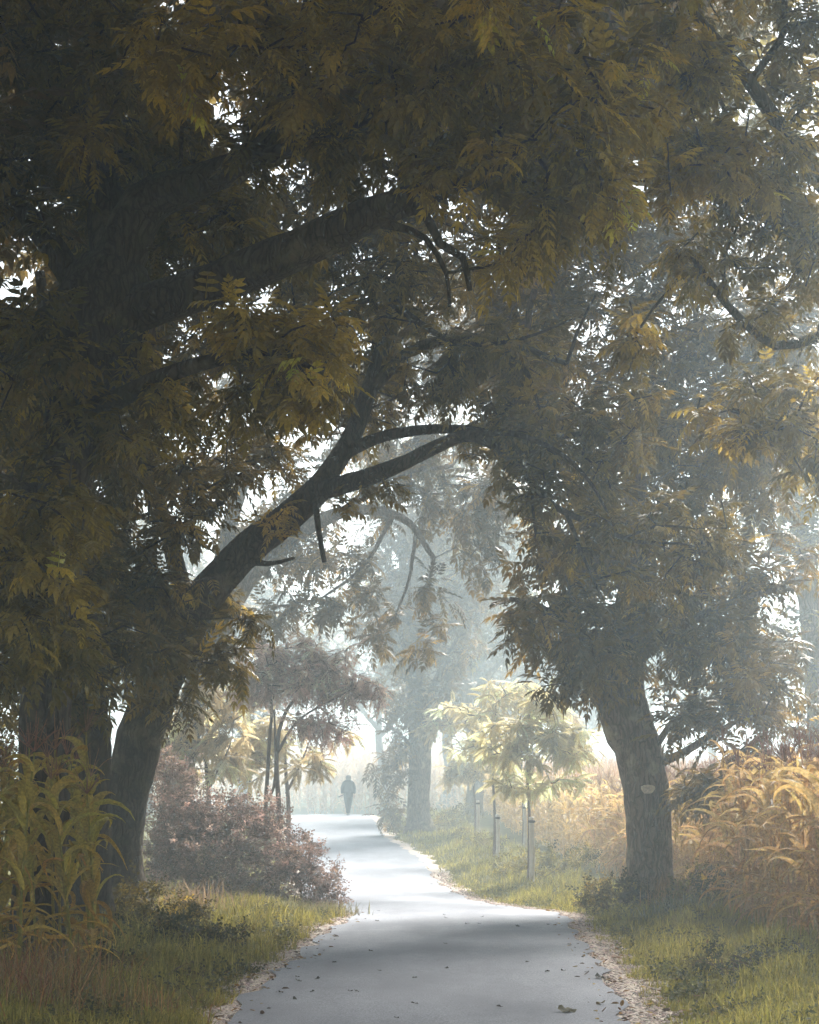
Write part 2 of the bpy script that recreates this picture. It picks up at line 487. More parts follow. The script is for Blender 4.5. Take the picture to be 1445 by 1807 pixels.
OLIVE = np.array([0.135, 0.104, 0.018]); BROWN = np.array([0.155, 0.096, 0.017]); GOLD = np.array([0.64, 0.42, 0.06]); AMBER = np.array([0.33, 0.15, 0.02])  # GOLD: yellow leaves, brightened to paint frontal light on the front clusters

def leaf_colors(n, warm, base=OLIVE, alt=BROWN, hi=GOLD):
    """warm (n,) 0..1: share of turned leaf colour, raised where front light is painted in"""
    k = RNG.random((n, 1))
    c = base * (1 - k) + alt * k
    w = np.clip(warm[:, None] + RNG.normal(0, 0.12, (n, 1)), 0, 1)
    c = c * (1 - w) + hi * w
    return c * RNG.uniform(0.7, 1.35, (n, 1))

def ellipsoid_points(blob, world=False):
    px, py, rx, ry_, d, rd, dens = blob[:7]
    warm = blob[7] if len(blob) > 7 else 0.08
    c = np.array([px, d, py], float) if world else P(px, py, d)
    ax = np.array([rx, rd, ry_], float) if world else np.array([rx / FPX * d, rd, ry_ / FPX * d])
    n = max(3, int(dens * ax[0] * ax[2] * math.pi))
    v = norm(RNG.normal(size=(n, 3))) * RNG.random((n, 1)) ** 0.42
    # an uneven outline: lobes push parts of the surface in and out
    lob = 1 + 0.22 * np.sin(3.1 * v[:, 0] * 2 + RNG.uniform(0, 6)) * np.sin(4.2 * v[:, 2] + RNG.uniform(0, 6))
    return c + v * ax * lob[:, None], np.full(n, warm) + 0.10 * np.sin(v[:, 0] * 5 + RNG.uniform(0, 6))

def project(p):
    return CX + p[:, 0] / p[:, 1] * FPX, HY - (p[:, 2] - CAMZ) / p[:, 1] * FPX

def grow(nodes, rads, targets, step=0.35, wob=0.10):
    """join every target to the nearest wood; returns edges (p0,p1,r0,r1) and the twig direction at each target"""
    nodes = np.asarray(nodes, float)
    d0 = np.sqrt(((targets[:, None] - nodes[None, ::2]) ** 2).sum(-1)).min(1) if len(nodes) > 1 else np.zeros(len(targets))
    order = np.argsort(d0)
    cap = len(nodes) + len(targets) * 14
    A = np.full((cap, 3), 1e6); A[:len(nodes)] = nodes
    par = np.full(cap, -1, int); n = n0 = len(nodes)
    rad0 = np.asarray(rads, float)
    dirs = np.zeros_like(targets)
    for t in order:
        p = targets[t]
        q = ((A[:n] - p) ** 2).sum(1)
        k = int(q.argmin()); a = A[k]; L = math.sqrt(q[k])
        m = min(12, max(1, int(L / step)))
        side = RNG.normal(size=3) * wob * L; side[2] += 0.10 * L
        prev = k
        for s in range(1, m + 1):
            f = s / m
            A[n] = a + (p - a) * f + side * math.sin(math.pi * f) * (1 if m > 1 else 0)
            par[n] = prev; prev = n; n += 1
        dirs[t] = p - A[par[prev]]
    cnt = np.zeros(n)
    haschild = np.zeros(n, bool); haschild[par[n0:n]] = True
    cnt[n0:] = ~haschild[n0:]
    for k in range(n - 1, n0 - 1, -1):
        cnt[par[k]] += cnt[k]
    r = 0.0045 + 0.0055 * np.sqrt(cnt)
    i = np.arange(n0, n); pk = par[i]
    r0 = np.where(pk < n0, np.minimum(r[i] * 1.15, rad0[np.minimum(pk, n0 - 1)]), r[np.maximum(pk, 0)])
    r0 = np.minimum(r0, r[i] * 1.6)
    return (A[pk], A[i], r0, r[i]), norm(dirs)

def frusta(p0, p1, r0, r1, sides=5):
    d = norm(p1 - p0)
    ref = np.where(np.abs(d[:, 2:3]) < 0.9, np.array([[0, 0, 1.0]]), np.array([[1.0, 0, 0]]))
    a = norm(np.cross(d, ref)); b = np.cross(d, a)
    t = np.linspace(0, 2 * np.pi, sides, endpoint=False)
    ring = np.cos(t)[None, :, None] * a[:, None] + np.sin(t)[None, :, None] * b[:, None]
    V = np.concatenate([p0[:, None] + ring * r0[:, None, None], p1[:, None] + ring * r1[:, None, None]], 1)
    j = np.arange(sides); j2 = (j + 1) % sides
    q = np.stack([j, j2, sides + j2, sides + j], -1)
    Q = (q[None] + 2 * sides * np.arange(len(p0))[:, None, None]).reshape(-1, 4)
    return V.reshape(-1, 3), Q

# where the sky shows through the leaves in the photograph: gaps in the crowns (centre, radii, share cleared)
GAPS = [(45, 480, 70, 70, 0.4), (510, 285, 45, 30, 0.7), (430, 240, 30, 35, 0.6), (1395, 185, 55, 45, 0.35), (1180, 850, 90, 28, 0.6),
        (1300, 880, 60, 40, 0.6), (700, 985, 45, 45, 0.85), (830, 1090, 38, 60, 1.0), (1380, 1090, 60, 40, 0.5), (810, 830, 35, 30, 0.6), (735, 860, 50, 35, 0.5)]

def spray_leaves(pts, dirs, warm, tpl, per, scale, spread=0.22, base=OLIVE, alt=BROWN, hi=GOLD, flat=0.9):
    n = len(pts)
    b = np.repeat(pts, per, 0); dd = np.repeat(dirs, per, 0); w = np.repeat(warm, per)
    back = RNG.random((n * per, 1)) * spread * 1.3
    b = b - dd * back + RNG.normal(size=b.shape) * spread * 0.22
    out = RNG.normal(size=b.shape); out[:, 2] *= 0.7
    f = norm(dd * 0.5 + norm(out) * 1.0 + np.array([0, 0, 0.05]))
    up = np.array([[0, 0, 1.0]]) + RNG.normal(size=b.shape) * (1 - flat) * 2.2
    sc = scale * RNG.uniform(0.55, 1.2, n * per)
    tone = np.repeat(np.exp(RNG.normal(0, 0.28, n)), per)[:, None]
    return place(tpl, b, f, up, sc, np.minimum(leaf_colors(n * per, w, base, alt, hi) * tone, 0.75))

def tree(name, label, trunk, limbs, blobs, tpl=T_MID, per=8, bark=M_BARK, scale=1.0, leaf=M_LEAF, base=OLIVE, alt=BROWN, hi=GOLD, group=None,
         cat='tree', gaps=True, rough=0.10, sides=16, step=0.35, spread=0.22, world=False, dens=1.0, over=()):
    """trunk, limbs: rows (px,py,d,r); blobs: crown lobes (px,py,rx,ry,d,depth,density,warmth)"""
    def w(rows): return np.array([[*((a, d, b) if world else P(a, b, d)), r] for a, b, d, r in rows])
    tk = w(trunk)
    gz = float(H(tk[0, 0], tk[0, 1])); tk[0, 2] = gz - 0.12
    foot = np.array([tk[0, 0], tk[0, 1], gz])
    root = empty(name, foot)
    tag(root, label, cat, group)
    tp = smooth_path(tk, 0.2)
    # root flare
    hgt = tp[:, 2] - gz
    tp[:, 3] *= 1 + 0.45 * np.exp(-np.maximum(hgt, 0) / 0.22)
    V, Q = tube(tp, sides, rough)
    obj('trunk', V, Q, bark, root, smooth=True)
    nodes = [tp[tp[:, 2] > gz + max(1.6, 0.35 * (tp[-1, 2] - gz))]]
    for lm in limbs:
        lp = smooth_path(w(lm), 0.2)
        lp[:, :3] += np.cumsum(RNG.normal(size=(len(lp), 3)), 0) * 0.004
        V, Q = tube(lp, max(8, sides - 6), rough)
        obj('limb', V, Q, bark, root, smooth=True)
        nodes.append(lp)
    nd = np.vstack(nodes)
    pts, warm = [], []
    for b in blobs:
        b = list(b); b[6] *= dens
        p, wm = ellipsoid_points(b, world); pts.append(p); warm.append(wm)
    pts = np.vstack(pts); warm = np.concatenate(warm)
    keep = pts[:, 2] > gz + 0.25
    if gaps:
        u, v = project(pts)
        for gx_, gy_, ga, gb, k in GAPS:
            ins = ((u - gx_) / ga) ** 2 + ((v - gy_) / gb) ** 2 < 1
            keep &= ~(ins & (RNG.random(len(pts)) < k))
    pts, warm = pts[keep], warm[keep]
    (p0, p1, r0, r1), dirs = grow(nd[:, :3], nd[:, 3], pts, step)
    kinds = [T_FINE, T_FINE_B, T_FINE_C] if tpl is T_FINE else [T_MID, T_MID_B, T_MID_C] if tpl is T_MID else [tpl]
    pick = RNG.integers(0, len(kinds), len(pts))
    V, Q, C = cat_vq([spray_leaves(pts[pick == k], dirs[pick == k], warm[pick == k], kt, per, scale * RNG.uniform(.85, 1.15), spread * scale, base, alt, hi) for k, kt in enumerate(kinds) if (pick == k).any()])
    crown = obj('crown', V, Q, leaf, root, cols=C)
    crown['kind'] = 'stuff'
    if over:  # extra crown mass, mostly above the frame, added to keep sun off the fog
        up_ = [ellipsoid_points(b, True) for b in over]
        up_pts = np.vstack([u[0] for u in up_]); up_w = np.concatenate([u[1] for u in up_])
        u, v = project(up_pts)
        for gx_, gy_, ga, gb, k in GAPS:
            ins = ((u - gx_) / ga) ** 2 + ((v - gy_) / gb) ** 2 < 1
            ins &= RNG.random(len(ins)) < k
            up_pts, up_w, u, v = up_pts[~ins], up_w[~ins], u[~ins], v[~ins]
        (q0, q1, s0, s1), ud = grow(nd[:, :3], nd[:, 3], up_pts, 0.7)
        p0, p1, r0, r1 = np.vstack([p0, q0]), np.vstack([p1, q1]), np.concatenate([r0, s0]), np.concatenate([r1, s1])
        V, Q, C = spray_leaves(up_pts, ud, up_w, T_FAR, 7, 1.5, 0.45, base, alt, hi)
        o = obj('crown', V, Q, leaf, root, cols=C)
        o['kind'] = 'stuff'; o['label'] = 'high dense top of the crown, added to shade the air below'
    V, Q = frusta(p0, p1, r0, r1)
    br = obj('branches', V, Q, bark, root, smooth=True)
    br['kind'] = 'stuff'
    return root

# ------------------------------------------------------------------ the big trees of the avenue
ROW = 'old trees lining the lane'
tree('avenue_tree', 'huge dark tree rising out of the corn, its thick limb reaching over the lane',
     [(68, 1760, 22.5, .27), (66, 1600, 22.5, .24), (80, 1400, 22.5, .25), (78, 1250, 22.5, .25), (95, 1000, 22.5, .27), (130, 760, 22.5, .30), (175, 570, 22.5, .55), (205, 460, 22.5, .30)],
     [[(205, 470, 22.5, .28), (255, 365, 22.4, .24), (345, 325, 22, .17), (440, 285, 21.6, .14), (490, 200, 21.3, .10), (530, 80, 21, .07), (560, -80, 20.8, .04)],
      [(205, 470, 22.5, .26), (185, 330, 22.7, .19), (150, 200, 23, .13), (170, 60, 23.2, .09), (210, -140, 23.3, .05)],
      [(175, 580, 22.5, .27), (250, 545, 22.3, .23), (350, 512, 22, .21), (450, 470, 21.7, .20), (560, 420, 21.4, .18), (650, 375, 21, .15), (720, 345, 20.8, .11), (830, 318, 20.5, .075), (930, 250, 20.2, .05), (1020, 170, 20, .03)],
      [(660, 372, 21, .08), (700, 380, 20.9, .05), (745, 372, 20.8, .045), (775, 430, 20.7, .04), (815, 455, 20.6, .033), (828, 515, 20.6, .022)],
      [(640, 385, 21, .07), (700, 400, 21.1, .04), (750, 420, 21.2, .03), (785, 480, 21.2, .022), (790, 540, 21.2, .014)],
      [(735, 340, 20.8, .05), (745, 385, 20.7, .03), (760, 350, 20.7, .02)],
      [(450, 280, 21.6, .09), (560, 250, 21, .07), (680, 190, 20.4, .055), (800, 130, 20, .04), (900, 40, 19.7, .03)],
      [(175, 570, 22.5, .16), (80, 420, 22.7, .13), (0, 330, 23, .10), (-110, 200, 23, .06)],
      [(110, 900, 22.5, .12), (60, 860, 21.9, .07), (40, 880, 21.4, .05), (60, 960, 21.1, .03)],
      [(130, 760, 22.5, .13), (230, 690, 21.8, .09), (350, 640, 21.3, .07), (480, 620, 20.9, .05), (570, 660, 20.6, .03)]],
     [(120, 60, 240, 130, 22, 2.2, 24), (330, 90, 120, 80, 19, .8, 24, .55), (560, 90, 210, 110, 20, 1.4, 20, .4), (820, 60, 200, 110, 19.6, 1.2, 20, .45),  # high warmth: yellowish front clusters with their front light put into the colour
      (885, 0, 50, 22, 18.6, .3, 30, .85), (600, 240, 210, 120, 21.5, 1.4, 18, .1), (90, 260, 200, 150, 23, 1.8, 26, .12), (330, 270, 160, 120, 23.2, 1.2, 24, .08),
      (40, 620, 120, 110, 22, 1.4, 24, .2), (250, 440, 150, 110, 24, .8, 16, .06), (170, 720, 200, 150, 22.2, 1.5, 18, .12), (500, 590, 140, 80, 20.8, .8, 22, .6), (565, 680, 55, 70, 20.4, .5, 26, .7), (430, 690, 120, 70, 21.2, .8, 16, .2),
      (80, 960, 130, 160, 21.4, 1.1, 20, .35), (60, 1120, 110, 110, 21.6, .9, 18, .12), (850, 220, 190, 120, 20.3, 1.0, 22, .45), (1000, 330, 140, 110, 20.5, .9, 22, .45), (1080, 150, 150, 120, 20.6, 1.1, 20, .42),
      (930, 420, 80, 60, 20.8, .6, 18, .3), (1090, 330, 70, 60, 20.2, .5, 22, .4), (400, 420, 170, 80, 23.2, .9, 22, .06), (130, 260, 60, 50, 21, .5, 20, .45),
      (300, -130, 520, 130, 22.5, 3.2, 16), (900, -130, 480, 130, 21.5, 3.0, 16), (100, -330, 500, 120, 23, 3, 11), (800, -330, 500, 120, 22, 3.2, 11), (-150, 300, 160, 500, 23, 2, 9)],
     tpl=T_FINE, per=10, scale=.95, dens=1.25, over=[(-3, 13, 5, 2.6, 21, 5, 10), (1.5, 12.5, 4, 2.2, 19, 4, 10), (-7, 9, 3, 5, 21, 5, 8)], group=ROW, sides=20, spread=.25)

tree('avenue_tree', 'leaning dark tree whose long bough arches low across the lane',
     [(203, 1650, 32, .55), (214, 1500, 32, .30), (235, 1350, 32, .32), (272, 1230, 32, .31), (335, 1090, 32, .28), (420, 985, 31.8, .25), (500, 920, 31.6, .22), (565, 862, 31.4, .18)],
     [[(555, 870, 31.4, .15), (640, 845, 31, .125), (720, 812, 30.8, .10), (790, 777, 30.6, .09), (835, 768, 30.5, .085), (890, 800, 30.4, .065), (930, 842, 30.3, .055), (975, 892, 30.2, .047), (1040, 922, 30, .038), (1110, 955, 29.9, .03), (1200, 962, 29.8, .016)],
      [(550, 872, 31.4, .16), (610, 790, 31.5, .14), (650, 690, 31.6, .12), (690, 560, 31.8, .10), (715, 430, 32, .06)],
      [(605, 800, 31.5, .10), (680, 768, 31.2, .08), (800, 755, 31, .065), (930, 772, 30.8, .045), (1060, 755, 30.6, .03)],
      [(335, 1090, 32, .16), (300, 950, 32.2, .12), (262, 800, 32.3, .10), (245, 640, 32.3, .06)],
      [(650, 690, 31.6, .09), (740, 610, 31.2, .07), (880, 605, 31, .055), (1000, 640, 30.8, .035)],
      [(975, 890, 30.2, .04), (940, 870, 30, .025), (945, 940, 29.9, .018)],
      [(835, 770, 30.5, .05), (905, 765, 30, .04), (990, 800, 29.6, .03), (1050, 860, 29.4, .022), (1085, 930, 29.3, .012)],
      [(1000, 905, 30.1, .03), (1030, 985, 29.6, .022), (1062, 1055, 29.5, .012)],
      [(1100, 950, 29.9, .022), (1160, 930, 29.4, .016), (1230, 935, 29.2, .01)],
      [(880, 605, 31, .04), (930, 660, 30, .03), (950, 720, 29.8, .018)],
      [(1000, 640, 30.8, .03), (1020, 580, 30, .022), (1050, 520, 29.8, .012)],
      [(700, 540, 31.8, .05), (800, 600, 30.6, .035), (900, 600, 30.2, .025), (1010, 560, 30, .012)],
      [(420, 985, 31.8, .08), (470, 995, 31.4, .035), (520, 985, 31.2, .022)],
      [(555, 870, 31.4, .045), (560, 930, 31.1, .04), (571, 992, 31, .033)],
      [(240, 1330, 32, .06), (285, 1280, 31.6, .03), (300, 1288, 31.4, .016)]],
     [(330, 620, 190, 110, 31.5, 1.4, 16, .12), (260, 850, 190, 120, 30.6, 1.4, 17, .22), (440, 790, 130, 80, 33, 1.0, 13, .2), (190, 1080, 170, 130, 30.6, 1.3, 17, .14), (320, 1170, 100, 95, 31, .9, 17, .1), (220, 980, 130, 110, 30.4, 1, 16, .2),
      (400, 1070, 55, 50, 33.2, .7, 13, .1), (410, 1170, 45, 40, 31, .6, 15, .1), (440, 1090, 30, 40, 31, .4, 12, .1), (500, 915, 40, 25, 31, .3, 14, .55), (590, 550, 150, 110, 32, 1.3, 14, .16), (640, 700, 110, 80, 32.8, 1.0, 12, .12), (850, 650, 190, 100, 31, 1.2, 15, .16), (920, 770, 110, 60, 30.8, .9, 14, .1),
      (700, 470, 180, 100, 32.4, 1.4, 14, .2), (930, 860, 60, 50, 30.3, .6, 17, .08), (1040, 830, 120, 60, 30.6, .9, 15, .12), (1130, 920, 110, 50, 29.9, .7, 16, .16), (1180, 1010, 80, 45, 29.8, .6, 17, .14), (1000, 960, 70, 30, 30, .5, 14, .08),
      (660, 868, 60, 20, 31.2, .3, 12, .1), (590, 890, 50, 25, 31.6, .3, 10, .1), (1060, 740, 130, 80, 30.6, 1, 14, .14), (1270, 940, 70, 60, 29.8, .6, 15, .2),
      (350, 350, 350, 180, 33, 2.2, 11), (750, 250, 300, 180, 33, 2.2, 11), (160, 560, 160, 120, 33, 1.5, 10)],
     dens=1.55, tpl=T_FINE, per=8, scale=.95, over=[(-3, 14, 5, 3, 33, 6, 10), (1.5, 14, 4, 2.5, 31, 5, 9), (-7.5, 9, 3, 5, 33, 6, 8)], group=ROW, spread=.25)

tree('avenue_tree', 'dark trunk wedged between the two big trees behind the corn',
     [(152, 1680, 28, .29), (156, 1500, 28, .27), (158, 1350, 28, .26), (148, 1180, 28, .25), (118, 900, 28.2, .2), (95, 700, 28.4, .13), (70, 480, 28.5, .06)],
     [[(138, 1180, 28, .12), (60, 1060, 28.2, .08), (-20, 960, 28.4, .05)], [(118, 900, 28.2, .1), (190, 800, 28, .07), (260, 740, 27.8, .04)]],
     [(90, 1130, 150, 110, 28, 1.2, 16), (60, 860, 140, 140, 28.4, 1.3, 15), (130, 1220, 90, 60, 27.6, .8, 15), (70, 1000, 130, 110, 28, 1, 18), (20, 1200, 90, 90, 28, .8, 16), (120, 640, 200, 120, 28.6, 1.4, 12), (250, 1130, 90, 90, 28.4, .8, 12)],
     tpl=T_MID, per=8, scale=1.15, group=ROW)

D = tree('avenue_tree', 'stout leaning tree with a pale pruning scar between lane and cornfield',
     [(1140, 1612, 36.5, .38), (1143, 1540, 36.5, .36), (1142, 1440, 36.5, .37), (1128, 1340, 36.5, .38), (1098, 1255, 36.5, .42), (1092, 1180, 36.5, .37), (1118, 1080, 36.6, .33), (1130, 980, 36.7, .25), (1122, 850, 36.8, .18), (1100, 700, 37, .09)],
     [[(1092, 1210, 36.5, .16), (1035, 1135, 36.2, .12), (965, 1080, 36, .08), (900, 1055, 35.8, .03)],
      [(1105, 1180, 36.5, .14), (1180, 1120, 36.2, .09), (1280, 1070, 36, .06), (1380, 1040, 36, .03)],
      [(1160, 1345, 36.5, .11), (1195, 1332, 36.2, .065), (1260, 1292, 36, .045), (1345, 1250, 35.8, .022)],
      [(1150, 1330, 36.5, .07), (1190, 1270, 36.2, .045), (1240, 1240, 36, .03)],
      [(1172, 1432, 36.5, .06), (1205, 1412, 36.2, .042), (1250, 1388, 36, .03), (1290, 1352, 35.9, .015)],
      [(1120, 1060, 36.6, .18), (1050, 930, 36.8, .12), (980, 800, 37, .08), (930, 700, 37, .04)],
      [(1128, 980, 36.7, .16), (1220, 860, 36.8, .11), (1320, 740, 37, .07)],
      [(1005, 1195, 36, .02), (1012, 1150, 35.8, .018), (1002, 1100, 35.8, .01)]],
     [(985, 1100, 110, 75, 36, 1.1, 18, .16), (1060, 1180, 80, 60, 36, .9, 17, .16), (1130, 1110, 130, 100, 36.2, 1.2, 15, .16), (1290, 1150, 140, 110, 36.2, 1.4, 13, .16), (1350, 1240, 100, 50, 35.9, .9, 13, .24), (1240, 1270, 80, 45, 36, .7, 12, .05),
      (1260, 1385, 62, 28, 35.9, .5, 17, .16), (1330, 1330, 60, 30, 35.9, .5, 15, .2), (1215, 1400, 35, 22, 36, .4, 17, .16), (1010, 985, 130, 80, 36.6, 1.2, 15, .2), (1150, 900, 190, 120, 37, 1.6, 13, .24), (1330, 1020, 120, 80, 36.4, 1.2, 13, .24), (1290, 790, 180, 130, 37, 1.5, 14, .2),
      (1050, 700, 240, 130, 37.4, 1.7, 12, .28), (1250, 600, 200, 120, 37.6, 1.6, 12, .16), (950, 520, 220, 120, 38, 1.7, 12, .16), (1150, 430, 260, 120, 38, 1.8, 11, .14), (1000, 1210, 45, 30, 35.9, .4, 12, .16), (1380, 650, 120, 130, 37.4, 1.4, 14, .25), (1325, 1192, 22, 14, 35.2, .2, 40, .6)],
     tpl=T_MID, per=8, scale=1.12, bark=M_BARK2, over=[(3, 14, 3.6, 3, 37, 6, 10)], group=ROW, gaps=True, dens=1.45)
# pruning scar on its trunk
a = np.linspace(0, 2 * np.pi, 12, endpoint=False)
c = P(1139, 1392, 36.5) + np.array([0, -0.385, 0])
ring = lambda r, dy: np.stack([c[0] + r * np.cos(a) * (1 + .15 * np.sin(3 * a)), np.full(12, c[1] + dy), c[2] + r * 0.72 * np.sin(a) * (1 + .12 * np.cos(2 * a))], 1)
V = np.vstack([ring(.12, .08), ring(.105, -.04), ring(.075, -.045), ring(.065, -.01), ring(.02, -.005)])
Q = []
for k in range(4):
    for s_ in range(12): Q.append([12 * k + s_, 12 * k + (s_ + 1) % 12, 12 * k + 12 + (s_ + 1) % 12, 12 * k + 12 + s_])
for k in range(5): Q.append([48 + k, 48 + k + 1, 48 + 10 - k, 48 + 11 - k])
sc = obj('pruning_scar', V, Q, M_SCAR, D, smooth=True); sc['label'] = 'pale round pruning scar on the trunk'

tree('avenue_tree', 'overhanging dark tree rooted beyond the near corn, thin crooked branch dipping into view',
     [(1676, 1690, 26, .36), (1672, 1200, 26, .33), (1645, 850, 26, .3), (1600, 650, 26, .24), (1540, 450, 25.8, .16)],
     [[(1640, 830, 26, .12), (1530, 600, 25.5, .09), (1445, 592, 25, .065), (1370, 606, 24.8, .05), (1290, 535, 24.6, .045), (1245, 475, 24.5, .038), (1205, 420, 24.4, .025)],
      [(1600, 650, 26, .18), (1500, 400, 25.4, .13), (1400, 260, 25, .10), (1300, 120, 24.6, .07), (1200, 0, 24.2, .04)],
      [(1560, 520, 25.8, .1), (1450, 430, 25, .07), (1380, 380, 24.5, .05), (1280, 340, 24, .03)],
      [(1640, 830, 26, .12), (1520, 760, 26.5, .08), (1400, 750, 27, .05), (1290, 720, 27.4, .03)],
      [(1280, 525, 24.6, .03), (1275, 460, 24.4, .022), (1300, 400, 24.3, .014)]],
     [(1340, 320, 130, 110, 24.6, 1.1, 17, .14), (1220, 210, 120, 110, 23.6, .8, 22, .45), (1230, 100, 90, 70, 23.4, .6, 24, .5), (1390, 440, 110, 90, 24.6, 1, 17, .1), (1350, 560, 120, 50, 25, .8, 11, .1), (1280, 290, 110, 60, 23.4, .6, 24, .5), (1410, 260, 60, 35, 23.4, .4, 20, .35),
      (1330, 720, 140, 90, 27, 1.2, 15, .25), (1400, 60, 110, 70, 25, 1.2, 17, .08), (1420, 170, 70, 70, 25.5, 1, 13, .1), (1240, 460, 80, 70, 24.4, .6, 14, .16), (1180, 300, 40, 50, 23, .4, 20, .5), (1420, 800, 70, 80, 27, 1, 12, .3), (1150, 560, 90, 60, 26, .8, 10, .2),
      (1350, -120, 300, 110, 25, 2.5, 14), (1300, -320, 400, 120, 25, 3, 9)],
     tpl=T_FINE, per=10, scale=.95, dens=1.25, over=[(1.5, 13, 3.2, 2.6, 24, 5, 10), (5.5, 14.5, 3.2, 2, 25, 5, 9)], group=ROW, spread=.25)

tree('avenue_tree', 'grey misty tree hanging a ragged bough over the middle of the lane',
     [(306, 1575, 50, .55), (318, 1350, 50, .32), (380, 1120, 50, .28), (470, 985, 49.6, .2), (600, 905, 49, .13), (710, 915, 48.4, .085), (765, 985, 48, .05)],
     [[(362, 1120, 50, .2), (430, 850, 50.4, .16), (520, 690, 50.6, .1), (640, 560, 50.8, .05)], [(600, 905, 49, .08), (690, 840, 49, .06), (800, 820, 49, .04)],
      [(735, 935, 48.3, .045), (722, 1020, 48, .035), (700, 1080, 47.8, .02)], [(765, 985, 48, .04), (752, 1060, 47.8, .03), (770, 1110, 47.7, .02)], [(690, 915, 48.5, .05), (640, 1000, 48, .04), (560, 1060, 47.8, .02)]],
     [(600, 985, 90, 45, 48.4, 1.4, 17), (540, 1070, 60, 30, 48, .9, 15), (650, 1045, 45, 28, 47.8, .6, 15), (690, 1085, 32, 26, 47.7, .5, 15), (672, 1140, 34, 26, 47.6, .5, 15), (722, 1148, 26, 20, 47.6, .4, 13), (742, 1040, 34, 26, 47.8, .5, 15), (782, 1062, 26, 20, 47.8, .4, 14), (765, 1100, 20, 22, 47.7, .3, 12),
      (780, 890, 130, 60, 49, 1.5, 17), (850, 960, 60, 40, 48.6, 1.0, 16), (700, 790, 190, 70, 50, 1.8, 15), (500, 960, 110, 70, 50, 1.6, 14), (480, 1090, 60, 32, 48.4, .8, 17), (520, 880, 70, 50, 49.6, 1, 17), (455, 950, 60, 50, 50, 1, 16), (600, 1085, 50, 28, 48, .7, 15), (440, 1150, 60, 40, 49, .8, 13), (860, 1010, 34, 26, 48.6, .6, 13), (560, 650, 250, 130, 51, 2, 12), (820, 600, 220, 150, 51, 2, 12), (880, 870, 70, 60, 49.4, 1.2, 15)],
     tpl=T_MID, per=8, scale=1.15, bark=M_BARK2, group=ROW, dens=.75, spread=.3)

tree('avenue_tree', 'pale blue misty trunk on the far bend behind the saplings',
     [(741, 1490, 76, .44), (738, 1420, 76, .38), (742, 1310, 76, .37), (734, 1210, 76, .3), (722, 1090, 76, .2), (705, 950, 76, .1)],
     [[(740, 1270, 76, .18), (785, 1170, 75.5, .12), (830, 1090, 75, .05)], [(735, 1220, 76, .16), (690, 1130, 75.5, .1), (650, 1060, 75, .05)], [(740, 1330, 76, .09), (700, 1290, 75.6, .05), (672, 1270, 75.4, .03)]],
     [(720, 1240, 60, 60, 75.6, 1.6, 10), (690, 1330, 32, 80, 75.6, 1, 9), (770, 1140, 90, 90, 75.6, 2, 9), (690, 1070, 90, 90, 75.6, 2, 9), (740, 960, 130, 90, 76, 2.4, 9), (830, 1050, 70, 60, 75.4, 1.4, 9), (690, 1440, 24, 40, 75.4, .8, 9)],
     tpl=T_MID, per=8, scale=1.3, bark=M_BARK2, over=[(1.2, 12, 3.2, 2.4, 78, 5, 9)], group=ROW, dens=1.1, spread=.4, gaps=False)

tree('field_tree', 'hazy leafy tree standing in the corn at the right border',
     [(1453, 1570, 52, .55), (1450, 1300, 52, .32), (1430, 1080, 52, .26), (1400, 850, 52, .14)],
     [[(1430, 1080, 52, .14), (1370, 960, 51.6, .08), (1310, 880, 51.4, .04)], [(1440, 1180, 52, .12), (1390, 1120, 51.6, .07), (1350, 1100, 51.4, .04)]],
     [(1400, 900, 90, 120, 51.6, 2, 11, .2), (1400, 1110, 75, 80, 51.4, 1.5, 11), (1420, 760, 110, 120, 52, 2, 9, .3), (1440, 1260, 60, 60, 51.6, 1.2, 9), (1300, 900, 70, 50, 51.6, 1.4, 9), (1550, 1000, 100, 250, 52, 2, 6)],
     tpl=T_FAR, per=7, scale=1.2, bark=M_BARK2, spread=.35)

tree('avenue_tree', 'misty avenue tree beyond the pale blue trunk', [(2.6, 0, 92, .36), (2.7, 2.5, 92, .32), (2.3, 5, 92, .28), (2.0, 8.5, 92, .14), (1.8, 11, 92, .06)],
     [[(2.3, 5, 92, .18), (.6, 7, 91.5, .12), (-1.4, 9, 91, .05)], [(2.4, 4.6, 92, .16), (4, 6.6, 92.4, .1), (5.2, 8.2, 92, .05)]],
     [(1.8, 9, 3.4, 3, 92, 5, 8), (4, 11, 3, 2.4, 94, 5, 8)], tpl=T_FAR, per=7, scale=1.5, bark=M_BARK2, group=ROW, sides=12, spread=.45, world=True)
